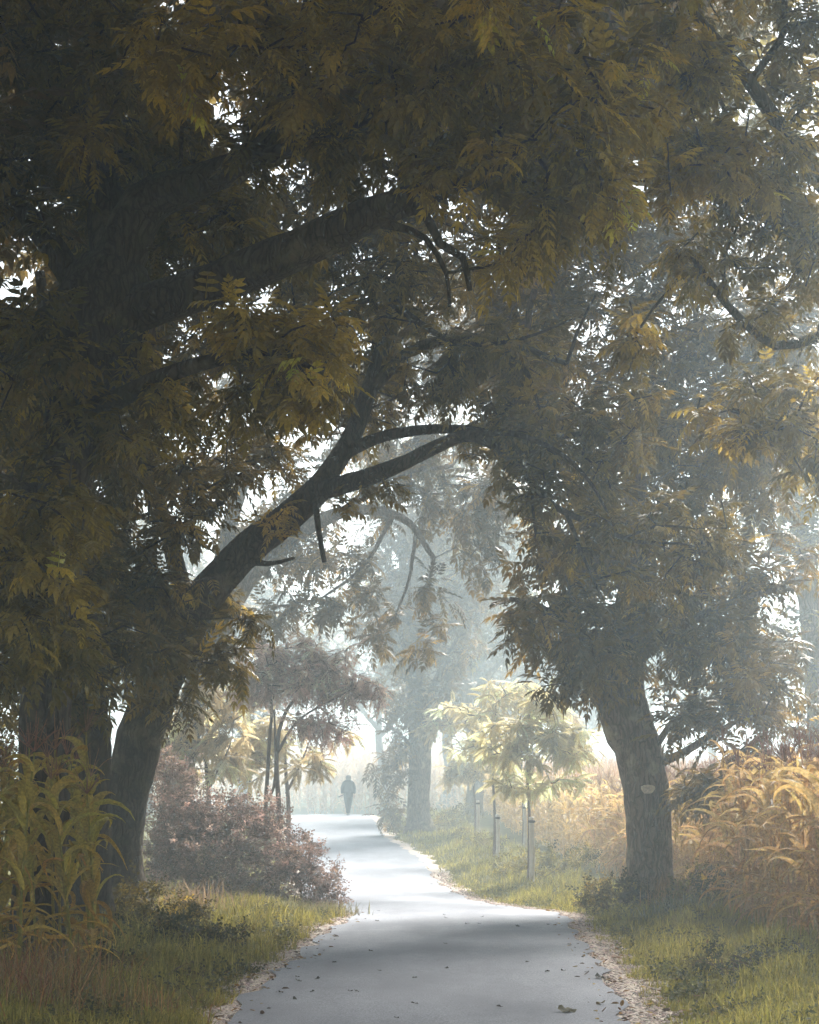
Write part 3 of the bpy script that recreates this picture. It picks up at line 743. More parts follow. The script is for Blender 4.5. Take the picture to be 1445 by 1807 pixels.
# avenue carried on unseen over the photographer, added so its crowns shade the near air
for lb, x, y in [('unseen old tree added over the photographer for shade, on the corn clump side', -5.6, 12.0), ('unseen old tree added over the photographer for shade, on the cornfield side', 5.8, 13.5)]:
    k = -1 if x > 0 else 1
    lo = 6.2 if y < 5 else 2.1 + .36 * (y + 4.5)
    tree('avenue_tree', lb, [(x, 0, y, .36), (x, 2, y, .32), (x + k * .2, 4.5, y, .3), (x + k * .8, 7, y, .22), (x + k * 1.2, 10, y, .1)],
         [[(x + k * .3, 5, y, .18), (x + k * 2, 6.8, y - .5, .12), (x + k * 4.5, 8.2, y - .8, .06)], [(x + k * .2, 4.6, y, .16), (x - k * 1.5, 6.6, y + .4, .1), (x - k * 3, 8.2, y, .05)]],
         [(x + k * 3.2, lo + 2.2, 3.4, 1.7, y - .8, 3.2, 9), (x + k * .5, lo + 4.2, 4.5, 2.2, y - .5, 4.2, 8), (x - k * 2.8, lo + 1.8, 2.6, 2.2, y - .5, 3.4, 10), (x + k * 1.5, lo + 6, 6, 2.2, y, 5.5, 14)] + ([(x - k * 3.5, 4.6, 1.8, 3.2, y - 1, 4.4, 7)] if x < 0 and y > 5 else []),
         tpl=T_FAR, per=7, scale=1.5, group=ROW, gaps=False, sides=12, spread=.4, world=True)

FAR = 'trees dissolving in the fog'
far_spots = [('very faint tall tree in the fog above the walker', 672, 138, 14.5), ('very faint tree in the fog between the far pale trunk and the saplings', 790, 132, 14), ('faint tree in the fog behind the crowns of the saplings', 850, 108, 13), ('very faint round tree in the fog just beside the stout leaning trunk', 1010, 128, 12), ('faint tree in the fog behind the small pink-leaved tree', 430, 112, 13),
             ('faint tree in the fog over the far cornfield border', 1260, 118, 14), ('faint tree in the fog behind the leaning trunk on the corn side', 250, 92, 13)]
for lb, px, d, h in far_spots:
    x = (px - CX) / FPX * d; g = float(H(x, d)); s_ = FPX / d
    yb = HY - (g - CAMZ) * s_
    tree('distant_tree', lb, [(px, yb, d, .55), (px + 3, yb - 2.2 * s_, d, .3), (px - 4, yb - 4.5 * s_, d, .2), (px + 5, yb - (h - 1) * s_, d, .06)],
         [[(px, yb - 4 * s_, d, .16), (px + 1.8 * s_, yb - 6.2 * s_, d - .4, .1), (px + 3 * s_, yb - 8 * s_, d - .6, .05)], [(px, yb - 4.2 * s_, d, .16), (px - 1.8 * s_, yb - 6.4 * s_, d - .4, .1), (px - 3 * s_, yb - 8.2 * s_, d - .6, .05)]],
         [(px, yb - (h - 2.4) * s_, 3.4 * s_, 2.4 * s_, d, 3, 7), (px + 2.6 * s_, yb - .62 * h * s_, 2.4 * s_, 2 * s_, d, 2.4, 7), (px - 2.7 * s_, yb - .64 * h * s_, 2.4 * s_, 2.2 * s_, d, 2.4, 7), (px, yb - .48 * h * s_, 3 * s_, 1.6 * s_, d, 2.2, 6)],
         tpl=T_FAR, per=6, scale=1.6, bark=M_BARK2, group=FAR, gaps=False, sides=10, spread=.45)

# ------------------------------------------------------------------ small trees beside the lane
PINK = np.array([0.60, 0.38, 0.32]); PINK2 = np.array([0.50, 0.37, 0.27]); PALE = np.array([0.66, 0.54, 0.27]); PALE2 = np.array([0.56, 0.47, 0.24]); STRAW = np.array([0.55, 0.42, 0.18]); PEACH = np.array([0.40, 0.24, 0.12])
tree('small_tree', 'slender multi-stemmed small tree with dusty pink leaves above the russet bush',
     [(487, 1580, 45.6, .055), (492, 1440, 45.6, .05), (488, 1330, 45.6, .045), (505, 1255, 45.5, .035), (560, 1195, 45.3, .022), (610, 1160, 45.2, .012)],
     [[(474, 1580, 45.7, .05), (468, 1440, 45.7, .042), (474, 1330, 45.7, .036), (478, 1240, 45.7, .026), (460, 1170, 45.6, .014)],
      [(468, 1420, 45.7, .035), (482, 1390, 45.5, .03), (486, 1340, 45.5, .028), (482, 1250, 45.5, .018)],
      [(489, 1330, 45.6, .035), (530, 1270, 45.2, .024), (600, 1230, 45, .014), (650, 1205, 44.9, .008)]],
     [(560, 1195, 90, 50, 45.3, .8, 34, .1), (475, 1185, 80, 50, 45.6, .8, 34, .1), (560, 1285, 60, 26, 45.1, .5, 34, .05), (630, 1215, 42, 32, 45, .5, 30, .1), (530, 1140, 50, 20, 45.3, .4, 30, .25), (430, 1215, 40, 30, 45.5, .5, 26, .1)],
     tpl=T_SMALLP, per=9, scale=1.25, dens=1.5, bark=M_BARK_RED, leaf=M_SOFT, base=PINK, alt=PINK2, hi=STRAW, gaps=False, sides=8, step=.25, spread=.2, rough=.05)
for lb, px, d, blobs in [
    ('young tree with pale yellow fern-like leaves behind the russet bush', 365, 50, [(330, 1270, 70, 45, 50, .9, 13, .3), (400, 1240, 50, 45, 49.6, .7, 13, .4), (290, 1330, 60, 40, 50, .8, 12, .2), (390, 1330, 60, 50, 49.8, .8, 11, .1)]),
    ('young tree with pale fern-like leaves poking out beyond the pink stems', 505, 52, [(540, 1350, 50, 22, 51.6, .6, 13, .4), (600, 1290, 30, 12, 51.6, .3, 14, .5), (450, 1330, 60, 50, 51.8, .8, 12, .2), (480, 1290, 50, 40, 52, .7, 12, .1)])]:
    tree('small_tree', lb, [(px, 1560, d, .06), (px + 4, 1430, d, .05), (px - 2, 1340, d, .035), (px + 3, 1270, d, .015)], [[(px, 1400, d, .035), (px + 30, 1340, d - .3, .022), (px + 45, 1300, d - .4, .01)]],
         blobs, tpl=T_FERN, per=9, scale=.9, dens=1.5, bark=M_BARK_RED, leaf=M_SOFT, base=PALE, alt=PALE2, hi=STRAW, gaps=False, sides=8, step=.3, spread=.2, rough=.05)

SAP = 'staked saplings in a row'
saplings = [('nearest staked sapling with feathery yellow leaves', 934, 50, [(945, 1285, 80, 45, 49.8, .8, 14, .35), (1000, 1325, 50, 40, 49.8, .7, 13, .2), (895, 1330, 45, 35, 49.8, .6, 13, .2), (930, 1375, 60, 25, 49.6, .5, 12, .3), (965, 1235, 55, 22, 50, .5, 12, .5), (1035, 1290, 35, 18, 49.8, .4, 11, .4), (860, 1285, 35, 18, 49.8, .4, 11, .4), (1010, 1375, 35, 18, 49.8, .4, 10, .3)]),
            ('staked sapling with feathery leaves, second along the lane', 873, 60, [(880, 1265, 70, 40, 60, .8, 13, .35), (850, 1330, 50, 35, 59.8, .7, 12, .2), (905, 1370, 40, 30, 59.8, .5, 11, .1), (870, 1215, 45, 20, 60, .5, 12, .5), (810, 1250, 40, 16, 60, .4, 11, .4), (930, 1215, 35, 16, 60, .4, 11, .4)]),
            ('staked sapling with feathery leaves, farthest along the lane', 839, 74, [(810, 1270, 60, 35, 74, .9, 12, .35), (760, 1270, 35, 22, 74, .6, 11, .4), (835, 1330, 50, 40, 73.8, .8, 11, .1), (800, 1365, 40, 25, 73.8, .6, 10, .1)]),
            ('thin sapling set back between two staked ones', 924, 66, [(920, 1225, 60, 28, 66, .7, 12, .45), (985, 1260, 50, 30, 66, .7, 12, .3), (1020, 1330, 40, 30, 66, .6, 11, .2)])]
for lb, px, d, blobs in saplings:
    x = (px - CX) / FPX * d; yb = HY - (float(H(x, d)) - CAMZ) * FPX / d
    tree('staked_sapling', lb, [(px - 1, yb, d + .1, .04), (px, 1440, d + .1, .036), (px - 4, 1360, d, .03), (px - 2, 1290, d, .022), (px + 3, 1240, d, .01)],
         [[(px - 4, 1365, d, .022), (px + 25, 1320, d - .2, .016), (px + 40, 1290, d - .3, .008)], [(px - 3, 1345, d, .02), (px - 30, 1310, d - .2, .014), (px - 45, 1280, d - .3, .008)]],
         blobs, tpl=T_FERN, per=9, scale=.9, dens=1.5, bark=M_BARK_RED, leaf=M_SOFT, base=PALE, alt=PALE2, hi=np.array([0.70, 0.50, 0.25]), group=SAP, gaps=False, sides=8, step=.3, spread=.2, rough=.05)

STK = 'pale stakes tied to the saplings'
for lb, px, d, h, r in [('tall pale stake tied to the nearest sapling', 938, 49.8, 1.42, .062), ('pale stake tied to the second sapling along the lane', 878, 59.8, 1.2, .055), ('pale stake tied to the farthest sapling', 843, 73.8, 1.15, .06), ('greyish stake half hidden behind the tallest pale stake', 926, 65.6, 1.25, .05)]:
    x = (px - CX) / FPX * d; g = float(H(x, d))
    st = empty('support_stake', (x, d, g)); tag(st, lb, 'stake', STK)
    z = np.array([-.15, .3, .7, h - .05, h - .01, h]); rr = r * np.array([1, 1, .98, .96, .9, .7])
    V, Q = tube(np.stack([x + .012 * np.sin(z * 3), np.full(6, d), g + z, rr], 1), 10, .04)
    obj('post', V, Q, M_STAKE, st, smooth=True)
    V, Q = tube(np.stack([np.full(4, x), np.full(4, d), g + h - .1 + np.array([-.03, -.01, .01, .03]), r * np.array([1.05, 1.35, 1.35, 1.05])], 1), 10)
    obj('tie', V, Q, M_TIE, st, smooth=True)

# ------------------------------------------------------------------ corn
CORN_RAMPS = {'green': ([0.38, 0.31, 0.06], [0.56, 0.40, 0.08], [0.58, 0.32, 0.06]), 'gold': ([0.62, 0.41, 0.18], [0.60, 0.40, 0.13], [0.56, 0.33, 0.11])}

def ribbon(path, width, up, fold=0.35):
    """V-folded leaf blade along path (n,3)"""
    T = norm(np.gradient(path, axis=0)); S = norm(np.cross(T, up)); Nn = np.cross(S, T)
    l = path - S * width[:, None] / 2 + Nn * width[:, None] * fold; r = path + S * width[:, None] / 2 + Nn * width[:, None] * fold
    V = np.concatenate([l, path, r]); n = len(path); i = np.arange(n - 1)
    return V, np.vstack([np.stack([i, i + 1, n + i + 1, n + i], 1), np.stack([n + i, n + i + 1, 2 * n + i + 1, 2 * n + i], 1)])

def corn_parts(kind, rng, segs=9, n_leaf=13, hgt=2.15):
    A, B, Cc = [np.array(c) for c in CORN_RAMPS[kind]]
    parts = []
    lean = rng.normal(0, .04, 2); zt = np.linspace(0, hgt, 7)
    cx_, cy_ = lean[0] * (zt / hgt) ** 2 * 2, lean[1] * (zt / hgt) ** 2 * 2
    V, Q = tube(np.stack([cx_, cy_, zt - .05, np.linspace(.016, .008, 7)], 1), 6)
    parts.append(('stalk', V, Q, np.tile(A * .85, (len(Q), 1))))
    az0 = rng.uniform(0, 6.28)
    for k in range(n_leaf):
        t = (k + .6) / n_leaf; z0 = hgt * (.12 + .80 * t)
        az = az0 + math.pi * k + rng.normal(0, .5)
        ln = (.38 + .36 * math.sin(math.pi * min(1, t * .9 + .12))) * rng.uniform(.75, 1.2)
        dead = t < .26 or rng.random() < .2
        s = np.linspace(0, 1, segs)
        el0 = rng.uniform(1.05, 1.42) if not dead else rng.uniform(-.2, .7)
        bend = rng.uniform(1.2, 3.0) if not dead else rng.uniform(1.4, 2.4)
        el = el0 - bend * s ** 1.3
        el = np.maximum(el, -1.45)
        stp = ln / (segs - 1)
        rr = np.concatenate([[0], np.cumsum(np.cos(el[:-1]) * stp)]); zz = np.concatenate([[0], np.cumsum(np.sin(el[:-1]) * stp)])
        aw = az + rng.normal(0, .35) * s ** 2
        pth = np.stack([np.interp(z0, zt, cx_) + rr * np.cos(aw), np.interp(z0, zt, cy_) + rr * np.sin(aw), z0 + zz], 1)
        wd = rng.uniform(.075, .115) * np.clip(np.sin(math.pi * (s * .93 + .07) ** .6), .06, 1) * (.7 if dead else 1)
        upv = norm(np.array([[rng.normal(0, .35), rng.normal(0, .35), 1.0]]) + np.zeros((segs, 3)) + np.array([[math.cos(az), math.sin(az), 0]]) * np.maximum(0, -np.sin(el))[:, None] * .8)
        V, Q = ribbon(pth, wd, upv, rng.uniform(.15, .5))
        m = rng.random(); c0 = (A * (1 - m) + B * m) if not dead else (B * .4 + Cc * .6) * rng.uniform(.6, 1.1)
        tipmix = np.tile(np.clip((s[:-1] - .6) / .4, 0, 1) * rng.uniform(0, 1), 2)[:, None]
        parts.append(('leaf', V, Q, c0 * (1 - tipmix) + Cc * tipmix))
    # tassel
    tp = []
    for k in range(9):
        a = rng.uniform(0, 6.28); sp = rng.uniform(.1, .9) if k else 0.05; s = np.linspace(0, 1, 5); l = rng.uniform(.22, .36)
        p = np.stack([cx_[-1] + np.cos(a) * sp * l * s ** .8, cy_[-1] + np.sin(a) * sp * l * s ** .8, hgt - .04 + l * (s - .55 * sp * s ** 2.2), np.linspace(.005, .0025, 5)], 1)
        V, Q = tube(p, 4, cap=False); tp.append((V, Q, np.tile(np.array([.34, .17, .10]) * rng.uniform(.7, 1.2), (len(Q), 1))))
    V, Q, C = cat_vq(tp); parts.append(('tassel', V, Q, C))
    # ear in its husk
    a = rng.uniform(0, 6.28); z0 = hgt * .48; s = np.linspace(0, 1, 7)
    p = np.stack([np.cos(a) * (.02 + .09 * s), np.sin(a) * (.02 + .09 * s), z0 + .22 * s, .03 * np.sin(math.pi * (.15 + .8 * s)) ** .8], 1)
    V, Q = tube(p, 7, .05); parts.append(('ear', V, Q, np.tile(B * 1.05, (len(Q), 1))))
    return parts

def corn_protos(kind, n, seed):
    rng = np.random.default_rng(seed); out = []
    for k in range(n):
        ps = corn_parts(kind, rng, hgt=rng.uniform(1.95, 2.3))
        meshes = [(nm, mesh_data(nm, V, Q, M_CORN, C, smooth=(nm != 'leaf'))) for nm, V, Q, C in ps]
        V, Q, C = cat_vq([(p[1], p[2], p[3]) for p in ps])
        out.append((meshes, mesh_data('corn_plant', V, Q, M_CORN, C)))
    return out
C_GREEN = corn_protos('green', 5, 3)
C_GOLD = corn_protos('gold', 6, 5)

def corn(proto, x, y, label, group, split, sc=1.0):
    g = float(H(x, y)); rz = random.uniform(0, 6.28)
    if split:
        o = empty('corn_plant', (x, y, g))
        for nm, me in proto[0]: link(nm, me, o)
    else:
        o = link('corn_plant', proto[1], None, (x, y, g))
    o.rotation_euler = (random.gauss(0, .05), random.gauss(0, .05), rz)
    s_ = sc * random.uniform(.92, 1.08); o.scale = (s_, s_, s_)
    tag(o, label, 'corn plant', group)

# the clump by the big trunk
pts = []
while len(pts) < 34:
    x, y = random.uniform(-4.5, -2.85), random.uniform(19.3, 23.6)
    px = CX + x / y * FPX
    if px > 172 or (x + 3.68) ** 2 + (y - 22.5) ** 2 < .3 or any((x - a) ** 2 + (y - b) ** 2 < .07 for a, b in pts): continue
    if y < 21.6 and 45 < px < 115 and random.random() < .75: continue
    pts.append((x, y))
for x, y in pts:
    corn(random.choice(C_GREEN), x, y, 'yellow-green corn plant in the clump around the big dark trunk', 'corn clump by the big trunk', True, 1.0)

def x_edge(y): return float(np.interp(y, [20, 30, 33, 50, 60, 75, 130], [4.35, 4.35, 5.2, 5.0, 4.3, 3.5, 3.0]))
near, rest = [], []
for row in range(14):
    y = 21.5 + row * .07
    while y < 125:
        x = x_edge(y) + row * .62 + random.gauss(0, .06)
        (near if (row < 3 and y < 34) or (row < 2 and y < 58) else rest).append((x, y, row))
        y += random.uniform(.2, .34) * (1 + max(0, y - 50) / 90)
near.sort(key=lambda p: p[1])
rest += near[300:]; near = near[:300]
for k, (x, y, row) in enumerate(near):
    nearest = y < 31
    corn(random.choice(C_GOLD), x, y, 'tall golden corn plant, %s row of the near stand at right border' % ('front', 'second', 'third')[row] if nearest else 'golden corn plant, %s row of the field edge behind the stout tree' % ('front', 'second', 'third')[row],
         'near stand of ripe corn' if nearest else 'field edge of ripe corn', nearest, 1.02)

def low_corn(x, y, rng, kind='gold', hgt=2.1):
    A, B, Cc = [np.array(c) for c in CORN_RAMPS[kind]]
    g = float(H(x, y)); prt = []
    for k in range(12):
        t = (k + .5) / 12 - .16; az = rng.uniform(0, 6.28); ln = rng.uniform(.35, .7); s = np.linspace(0, 1, 5)
        el = rng.uniform(.8, 1.4) - rng.uniform(1.4, 2.8) * s
        rr = np.concatenate([[0], np.cumsum(np.cos(el[:-1]) * ln / 4)]); zz = np.concatenate([[0], np.cumsum(np.sin(el[:-1]) * ln / 4)])
        c, sn = math.cos(az), math.sin(az)
        p = np.stack([x + rr * c, y + rr * sn, g + hgt * (.15 + .8 * t) + zz], 1); w = .09 * np.array([.5, 1, .95, .6, .08])
        sd2 = np.array([-sn, c, .25])
        V = np.concatenate([p - sd2 * w[:, None] / 2, p + sd2 * w[:, None] / 2]); i = np.arange(4)
        m = rng.random(); cc = (A * (1 - m) + B * m) if rng.random() > .2 else Cc * .8
        prt.append((V, np.stack([i, i + 1, 6 + i, 5 + i], 1), np.tile(cc * rng.uniform(.8, 1.2), (4, 1))))
    for k in range(4):
        a = rng.uniform(0, 6.28); l = .32; b = np.array([x, y, g + hgt - .1]); e = b + np.array([math.cos(a) * .14, math.sin(a) * .14, l]); w = np.array([-math.sin(a), math.cos(a), 0]) * .005
        prt.append((np.array([b - w, b + w, e + w, e - w]), np.array([[0, 1, 2, 3]]), np.array([[.4, .22, .14]])))
    w = np.array([.015, 0, 0]); b = np.array([x, y, g]); e = np.array([x, y, g + hgt])
    prt.append((np.array([b - w, b + w, e + w * .5, e - w * .5]), np.array([[0, 1, 2, 3]]), np.array([A * .8])))
    return prt
rng = np.random.default_rng(8)
prt = []
for x, y, row in rest: prt += low_corn(x, y, rng, 'gold', rng.uniform(1.95, 2.3))
V, Q, C = cat_vq(prt)
tag(obj('corn_field', V, Q, M_CORN, cols=C), 'deep ripe cornfield running back into the fog beside the lane', 'cornfield', kind='stuff')
prt = []
for k in range(1500):
    y = rng.uniform(122, 185); x = rng.uniform(-24, 3)
    if abs(x - float(RC(y))) < 2.2: continue
    prt += low_corn(x, y, rng, 'gold', rng.uniform(1.9, 2.4))
V, Q, C = cat_vq(prt)
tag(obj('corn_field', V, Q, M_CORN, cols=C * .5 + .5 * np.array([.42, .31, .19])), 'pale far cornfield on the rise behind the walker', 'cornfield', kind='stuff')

# ------------------------------------------------------------------ bushes
def bush(name, label, blobs, tpl=T_SHOOT, per=3, scale=1.0, base=OLIVE, alt=BROWN, hi=GOLD, mat=M_SOFT, group=None, cat='bush', stems=9, wood=M_BARK_RED, wob=.1):
    pts, warm = [], []
    for b in blobs:
        p, wm = ellipsoid_points(b); pts.append(p); warm.append(wm)
    pts = np.vstack(pts); warm = np.concatenate(warm)
    gz = H(pts[:, 0], pts[:, 1]); k = pts[:, 2] > gz + .04
    pts, warm = pts[k], warm[k]
    # keep off the asphalt
    s = pts[:, 0] - RC(pts[:, 1]); k = np.abs(s) > HALF - .25
    pts, warm = pts[k], warm[k]
    c = pts.mean(0); g = float(H(c[0], c[1]))
    root = empty(name, (c[0], c[1], g)); tag(root, label, cat, group)
    nodes = []
    wood_parts = []
    spread_ = pts[:, :2].std(0) * 1.0
    for q in range(stems):
        bx, by = c[0] + RNG.normal() * spread_[0] * .6, c[1] + RNG.normal() * spread_[1] * .4
        gg = float(H(bx, by)); top = pts[RNG.integers(len(pts))]
        tz = gg + .55 * max(.2, top[2] - gg)
        p = smooth_path(np.array([[bx, by, gg - .05, .016], [bx * .7 + top[0] * .3, by * .7 + top[1] * .3, gg * .5 + tz * .5, .012], [bx * .4 + top[0] * .6, by * .4 + top[1] * .6, tz, .008]]), .12)
        V, Q = tube(p, 6); wood_parts.append((V, Q)); nodes.append(p)
    nd = np.vstack(nodes)
    (p0, p1, r0, r1), dirs = grow(nd[:, :3], nd[:, 3], pts, .25, wob)
    V, Q, C = spray_leaves(pts, dirs, warm, tpl, per, scale, .10, base, alt, hi, .6)
    f = obj('foliage', V, Q, mat, root, cols=C); f['kind'] = 'stuff'
    wood_parts.append(frusta(p0, p1, np.minimum(r0, .008) * .6, np.minimum(r1, .008) * .5, 4))
    V, Q, _ = cat_vq(wood_parts)
    st = obj('stems', V, Q, wood, root, smooth=True); st['kind'] = 'stuff'
    return root

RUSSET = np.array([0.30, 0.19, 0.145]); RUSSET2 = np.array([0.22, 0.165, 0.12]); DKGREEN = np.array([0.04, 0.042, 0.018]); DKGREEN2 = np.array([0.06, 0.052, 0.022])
bush('russet_bush', 'broad russet-purple bush crowding the lane before the pink small tree',
     [(395, 1510, 155, 95, 38, 1.1, 200, .05), (350, 1440, 90, 60, 38.4, .8, 170, .1), (460, 1440, 55, 42, 38.4, .7, 170, .15), (540, 1545, 62, 58, 37.6, .7, 200, .08), (300, 1500, 60, 60, 38.4, .7, 150, .1), (430, 1590, 130, 40, 37.6, .8, 170, .02), (300, 1375, 65, 60, 39, .5, 110, .2), (590, 1575, 30, 35, 37.2, .3, 130, .1)],
     per=3, scale=1.25, base=RUSSET, alt=RUSSET2, hi=np.array([.32, .22, .12]), stems=16)
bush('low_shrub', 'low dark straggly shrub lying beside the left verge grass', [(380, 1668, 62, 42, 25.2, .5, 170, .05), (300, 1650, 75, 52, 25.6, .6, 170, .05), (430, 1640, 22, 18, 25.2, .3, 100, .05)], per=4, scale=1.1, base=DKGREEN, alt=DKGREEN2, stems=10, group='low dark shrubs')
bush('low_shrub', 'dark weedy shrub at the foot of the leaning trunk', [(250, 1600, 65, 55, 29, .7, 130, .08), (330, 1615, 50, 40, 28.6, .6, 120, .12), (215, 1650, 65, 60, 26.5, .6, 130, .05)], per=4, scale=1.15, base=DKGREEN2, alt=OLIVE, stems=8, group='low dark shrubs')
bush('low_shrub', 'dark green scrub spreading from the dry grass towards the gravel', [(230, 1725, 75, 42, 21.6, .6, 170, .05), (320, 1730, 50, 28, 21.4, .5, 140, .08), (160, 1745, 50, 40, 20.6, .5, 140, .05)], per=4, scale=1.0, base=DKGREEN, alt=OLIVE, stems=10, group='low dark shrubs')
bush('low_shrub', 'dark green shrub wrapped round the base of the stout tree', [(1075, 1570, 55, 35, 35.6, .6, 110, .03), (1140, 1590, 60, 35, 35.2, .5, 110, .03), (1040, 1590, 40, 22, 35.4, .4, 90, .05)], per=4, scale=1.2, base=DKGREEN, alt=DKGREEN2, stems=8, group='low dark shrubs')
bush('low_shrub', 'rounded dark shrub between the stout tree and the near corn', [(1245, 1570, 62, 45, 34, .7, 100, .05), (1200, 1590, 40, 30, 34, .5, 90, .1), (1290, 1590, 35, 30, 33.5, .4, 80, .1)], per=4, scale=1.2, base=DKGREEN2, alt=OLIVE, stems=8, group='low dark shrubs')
bush('hedge_bush', 'dark hedge standing behind the corn clump at the left border', [(-20, 1360, 110, 130, 30, 1, 40, .1), (40, 1500, 110, 110, 29.5, .9, 40, .1), (-30, 1250, 80, 90, 30, .8, 44, .1), (120, 1560, 60, 60, 29, .6, 36, .1)], T_SHOOT_BIG, per=4, scale=1.1, base=DKGREEN2, alt=OLIVE, stems=10)
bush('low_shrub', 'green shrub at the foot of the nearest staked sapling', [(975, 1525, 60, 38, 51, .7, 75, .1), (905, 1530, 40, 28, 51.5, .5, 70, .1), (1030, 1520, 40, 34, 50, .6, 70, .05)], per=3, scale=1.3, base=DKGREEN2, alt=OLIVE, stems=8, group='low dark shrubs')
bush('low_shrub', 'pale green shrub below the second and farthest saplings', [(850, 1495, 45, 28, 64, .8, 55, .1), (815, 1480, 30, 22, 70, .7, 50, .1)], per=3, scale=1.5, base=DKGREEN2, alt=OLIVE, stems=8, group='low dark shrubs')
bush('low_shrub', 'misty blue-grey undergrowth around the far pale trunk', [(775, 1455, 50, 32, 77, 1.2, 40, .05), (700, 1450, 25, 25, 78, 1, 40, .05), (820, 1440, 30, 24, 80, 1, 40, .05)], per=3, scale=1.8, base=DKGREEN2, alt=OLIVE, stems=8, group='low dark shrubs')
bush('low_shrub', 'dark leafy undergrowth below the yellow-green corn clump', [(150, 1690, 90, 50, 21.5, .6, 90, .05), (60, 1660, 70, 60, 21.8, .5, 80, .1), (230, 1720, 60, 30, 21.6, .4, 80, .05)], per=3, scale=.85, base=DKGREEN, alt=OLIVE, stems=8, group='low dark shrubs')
bush('low_shrub', 'flat patch of low leaves coloured dark as shade in front of the near corn', [(1350, 1690, 110, 30, 21.5, .9, 260, .02), (1260, 1700, 50, 24, 21.3, .6, 220, .02)], per=3, scale=.8, base=DKGREEN * .8, alt=DKGREEN, stems=6, group='low dark shrubs')  # dark leaves paint in the shaded grassy hollow below the overhanging tree

# ------------------------------------------------------------------ grass
def blades(x, y, h, w, cols, lean=.5):
    n = len(x); z = H(x, y) - .02
    a = RNG.uniform(0, 6.28, n); la = RNG.uniform(0, 6.28, n); l = np.abs(RNG.normal(0, lean, n)) * h
    b = np.stack([x, y, z], 1); s = np.stack([np.cos(a), np.sin(a), np.zeros(n)], 1) * w[:, None] / 2
    d = np.stack([np.cos(la), np.sin(la), np.zeros(n)], 1) * l[:, None]; up = np.array([[0, 0, 1.0]]) * h[:, None]
    m = b + d * .35 + up * .6; t = b + d + up * .95 - np.array([[0, 0, .25]]) * l[:, None]
    V = np.stack([b - s, b + s, m + s * .8, m - s * .8, t + s * .1, t - s * .1], 1).reshape(-1, 3)
    q = np.array([[0, 1, 2, 3], [3, 2, 4, 5]])
    return V, (q[None] + 6 * np.arange(n)[:, None, None]).reshape(-1, 4), np.repeat(cols, 2, 0)

def scatter(n, y0, y1, s0, s1, side, powr=2.2):
    y = (y0 ** (1 - powr) + RNG.random(n) * (y1 ** (1 - powr) - y0 ** (1 - powr))) ** (1 / (1 - powr))
    s = s0 + (s1 - s0) * RNG.random(n) ** 1.25
    return RC(y) + side * s, y, s

GR = np.array([0.18, 0.165, 0.028]); GR2 = np.array([0.32, 0.25, 0.06]); GRD = np.array([0.06, 0.058, 0.018])
def grass(name, label, n, y0, y1, s0, s1, side, h0, h1, lean=.55):
    x, y, s = scatter(n, y0, y1, s0, s1, side)
    clump = .5 + .5 * np.sin(2.3 * x + 1.7 * y) * np.sin(1.9 * x - 2.6 * y + 1.3) + RNG.normal(0, .2, n)
    ragged = s > s0 + .12 + .12 * np.sin(y * 3.1) + .10 * np.sin(y * 7.7 + 1) + RNG.normal(0, .05, n)
    x, y, s, clump = x[ragged], y[ragged], s[ragged], np.clip(clump[ragged], 0, 1)
    m = len(x)
    h = (h0 + (h1 - h0) * np.clip((s - s0) / (s1 - s0), 0, 1)) * RNG.uniform(.4, 1.3, m) * (.45 + 1.1 * clump ** 1.5)
    w = (.005 + .00026 * y) * RNG.uniform(.8, 1.5, m)
    k = RNG.random((m, 1)); c = GR * (1 - k) + GR2 * k
    k2 = .5 + .5 * np.sin(.9 * x + 1.1 * y + 2) * np.sin(1.3 * x - .6 * y); c = c * (.45 + .75 * clump + .3 * k2)[:, None] * RNG.uniform(.55, 1.4, (m, 1))
    V, Q, C = blades(x, y, h, w, c, lean)
    tag(obj(name, V, Q, M_GRASS, cols=C), label, 'grass', kind='stuff')
grass('grass', 'short green verge grass on the corn side of the lane', 120000, 15.5, 95, 1.82, 4.8, 1, .08, .24)
grass('grass', 'longer tufted verge grass along the left side of the lane', 85000, 15.5, 95, 1.72, 5.5, -1, .12, .26)
grass('grass', 'meadow grass fading into fog beyond the left trees', 26000, 30, 120, 5, 20, -1, .2, .35)

def tuft(label, px, py, d, rx, rd, n, h, cols, lean, group):
    c = P(px, py, d); x = c[0] + RNG.normal(0, rx, n); y = d + RNG.normal(0, rd, n)
    V, Q, C = blades(x, y, h * RNG.uniform(.5, 1.15, n), .0045 + .00022 * y * RNG.uniform(.8, 1.3, n), np.array(cols)[RNG.integers(0, len(cols), n)] * RNG.uniform(.6, 1.3, (n, 1)), lean)
    tag(obj('dry_grass_tuft', V, Q, M_GRASS, cols=C, at=(c[0], d, float(H(c[0], d)))), label, 'grass tuft', group, 'stuff')
RUST = [[.34, .15, .06], [.42, .24, .10], [.24, .11, .05], [.3, .22, .08], [.2, .16, .06]]
TG = 'tufts of dry grass'
tuft('rusty tall dry grass tuft at the bottom left corner of the picture', 40, 1790, 18.6, .22, .7, 420, .55, RUST, .6, TG)
tuft('rusty dry grass tuft beside the undergrowth under the corn', 110, 1790, 18.9, .2, .6, 340, .62, RUST, .6, TG)
tuft('thin straw-coloured grass tuft between rusty tuft and verge', 200, 1790, 18.4, .3, .5, 260, .35, RUST, .7, TG)
tuft('tan dry grass tuft standing by the stout trunk', 1190, 1610, 34.2, .16, .2, 420, .62, [[.3, .17, .07], [.34, .22, .1], [.22, .13, .05]], .25, TG)
tuft('pale tan grass stalks in front of the russet bush', 345, 1600, 33, .3, .3, 260, .6, [[.33, .2, .12], [.25, .15, .09]], .4, TG)
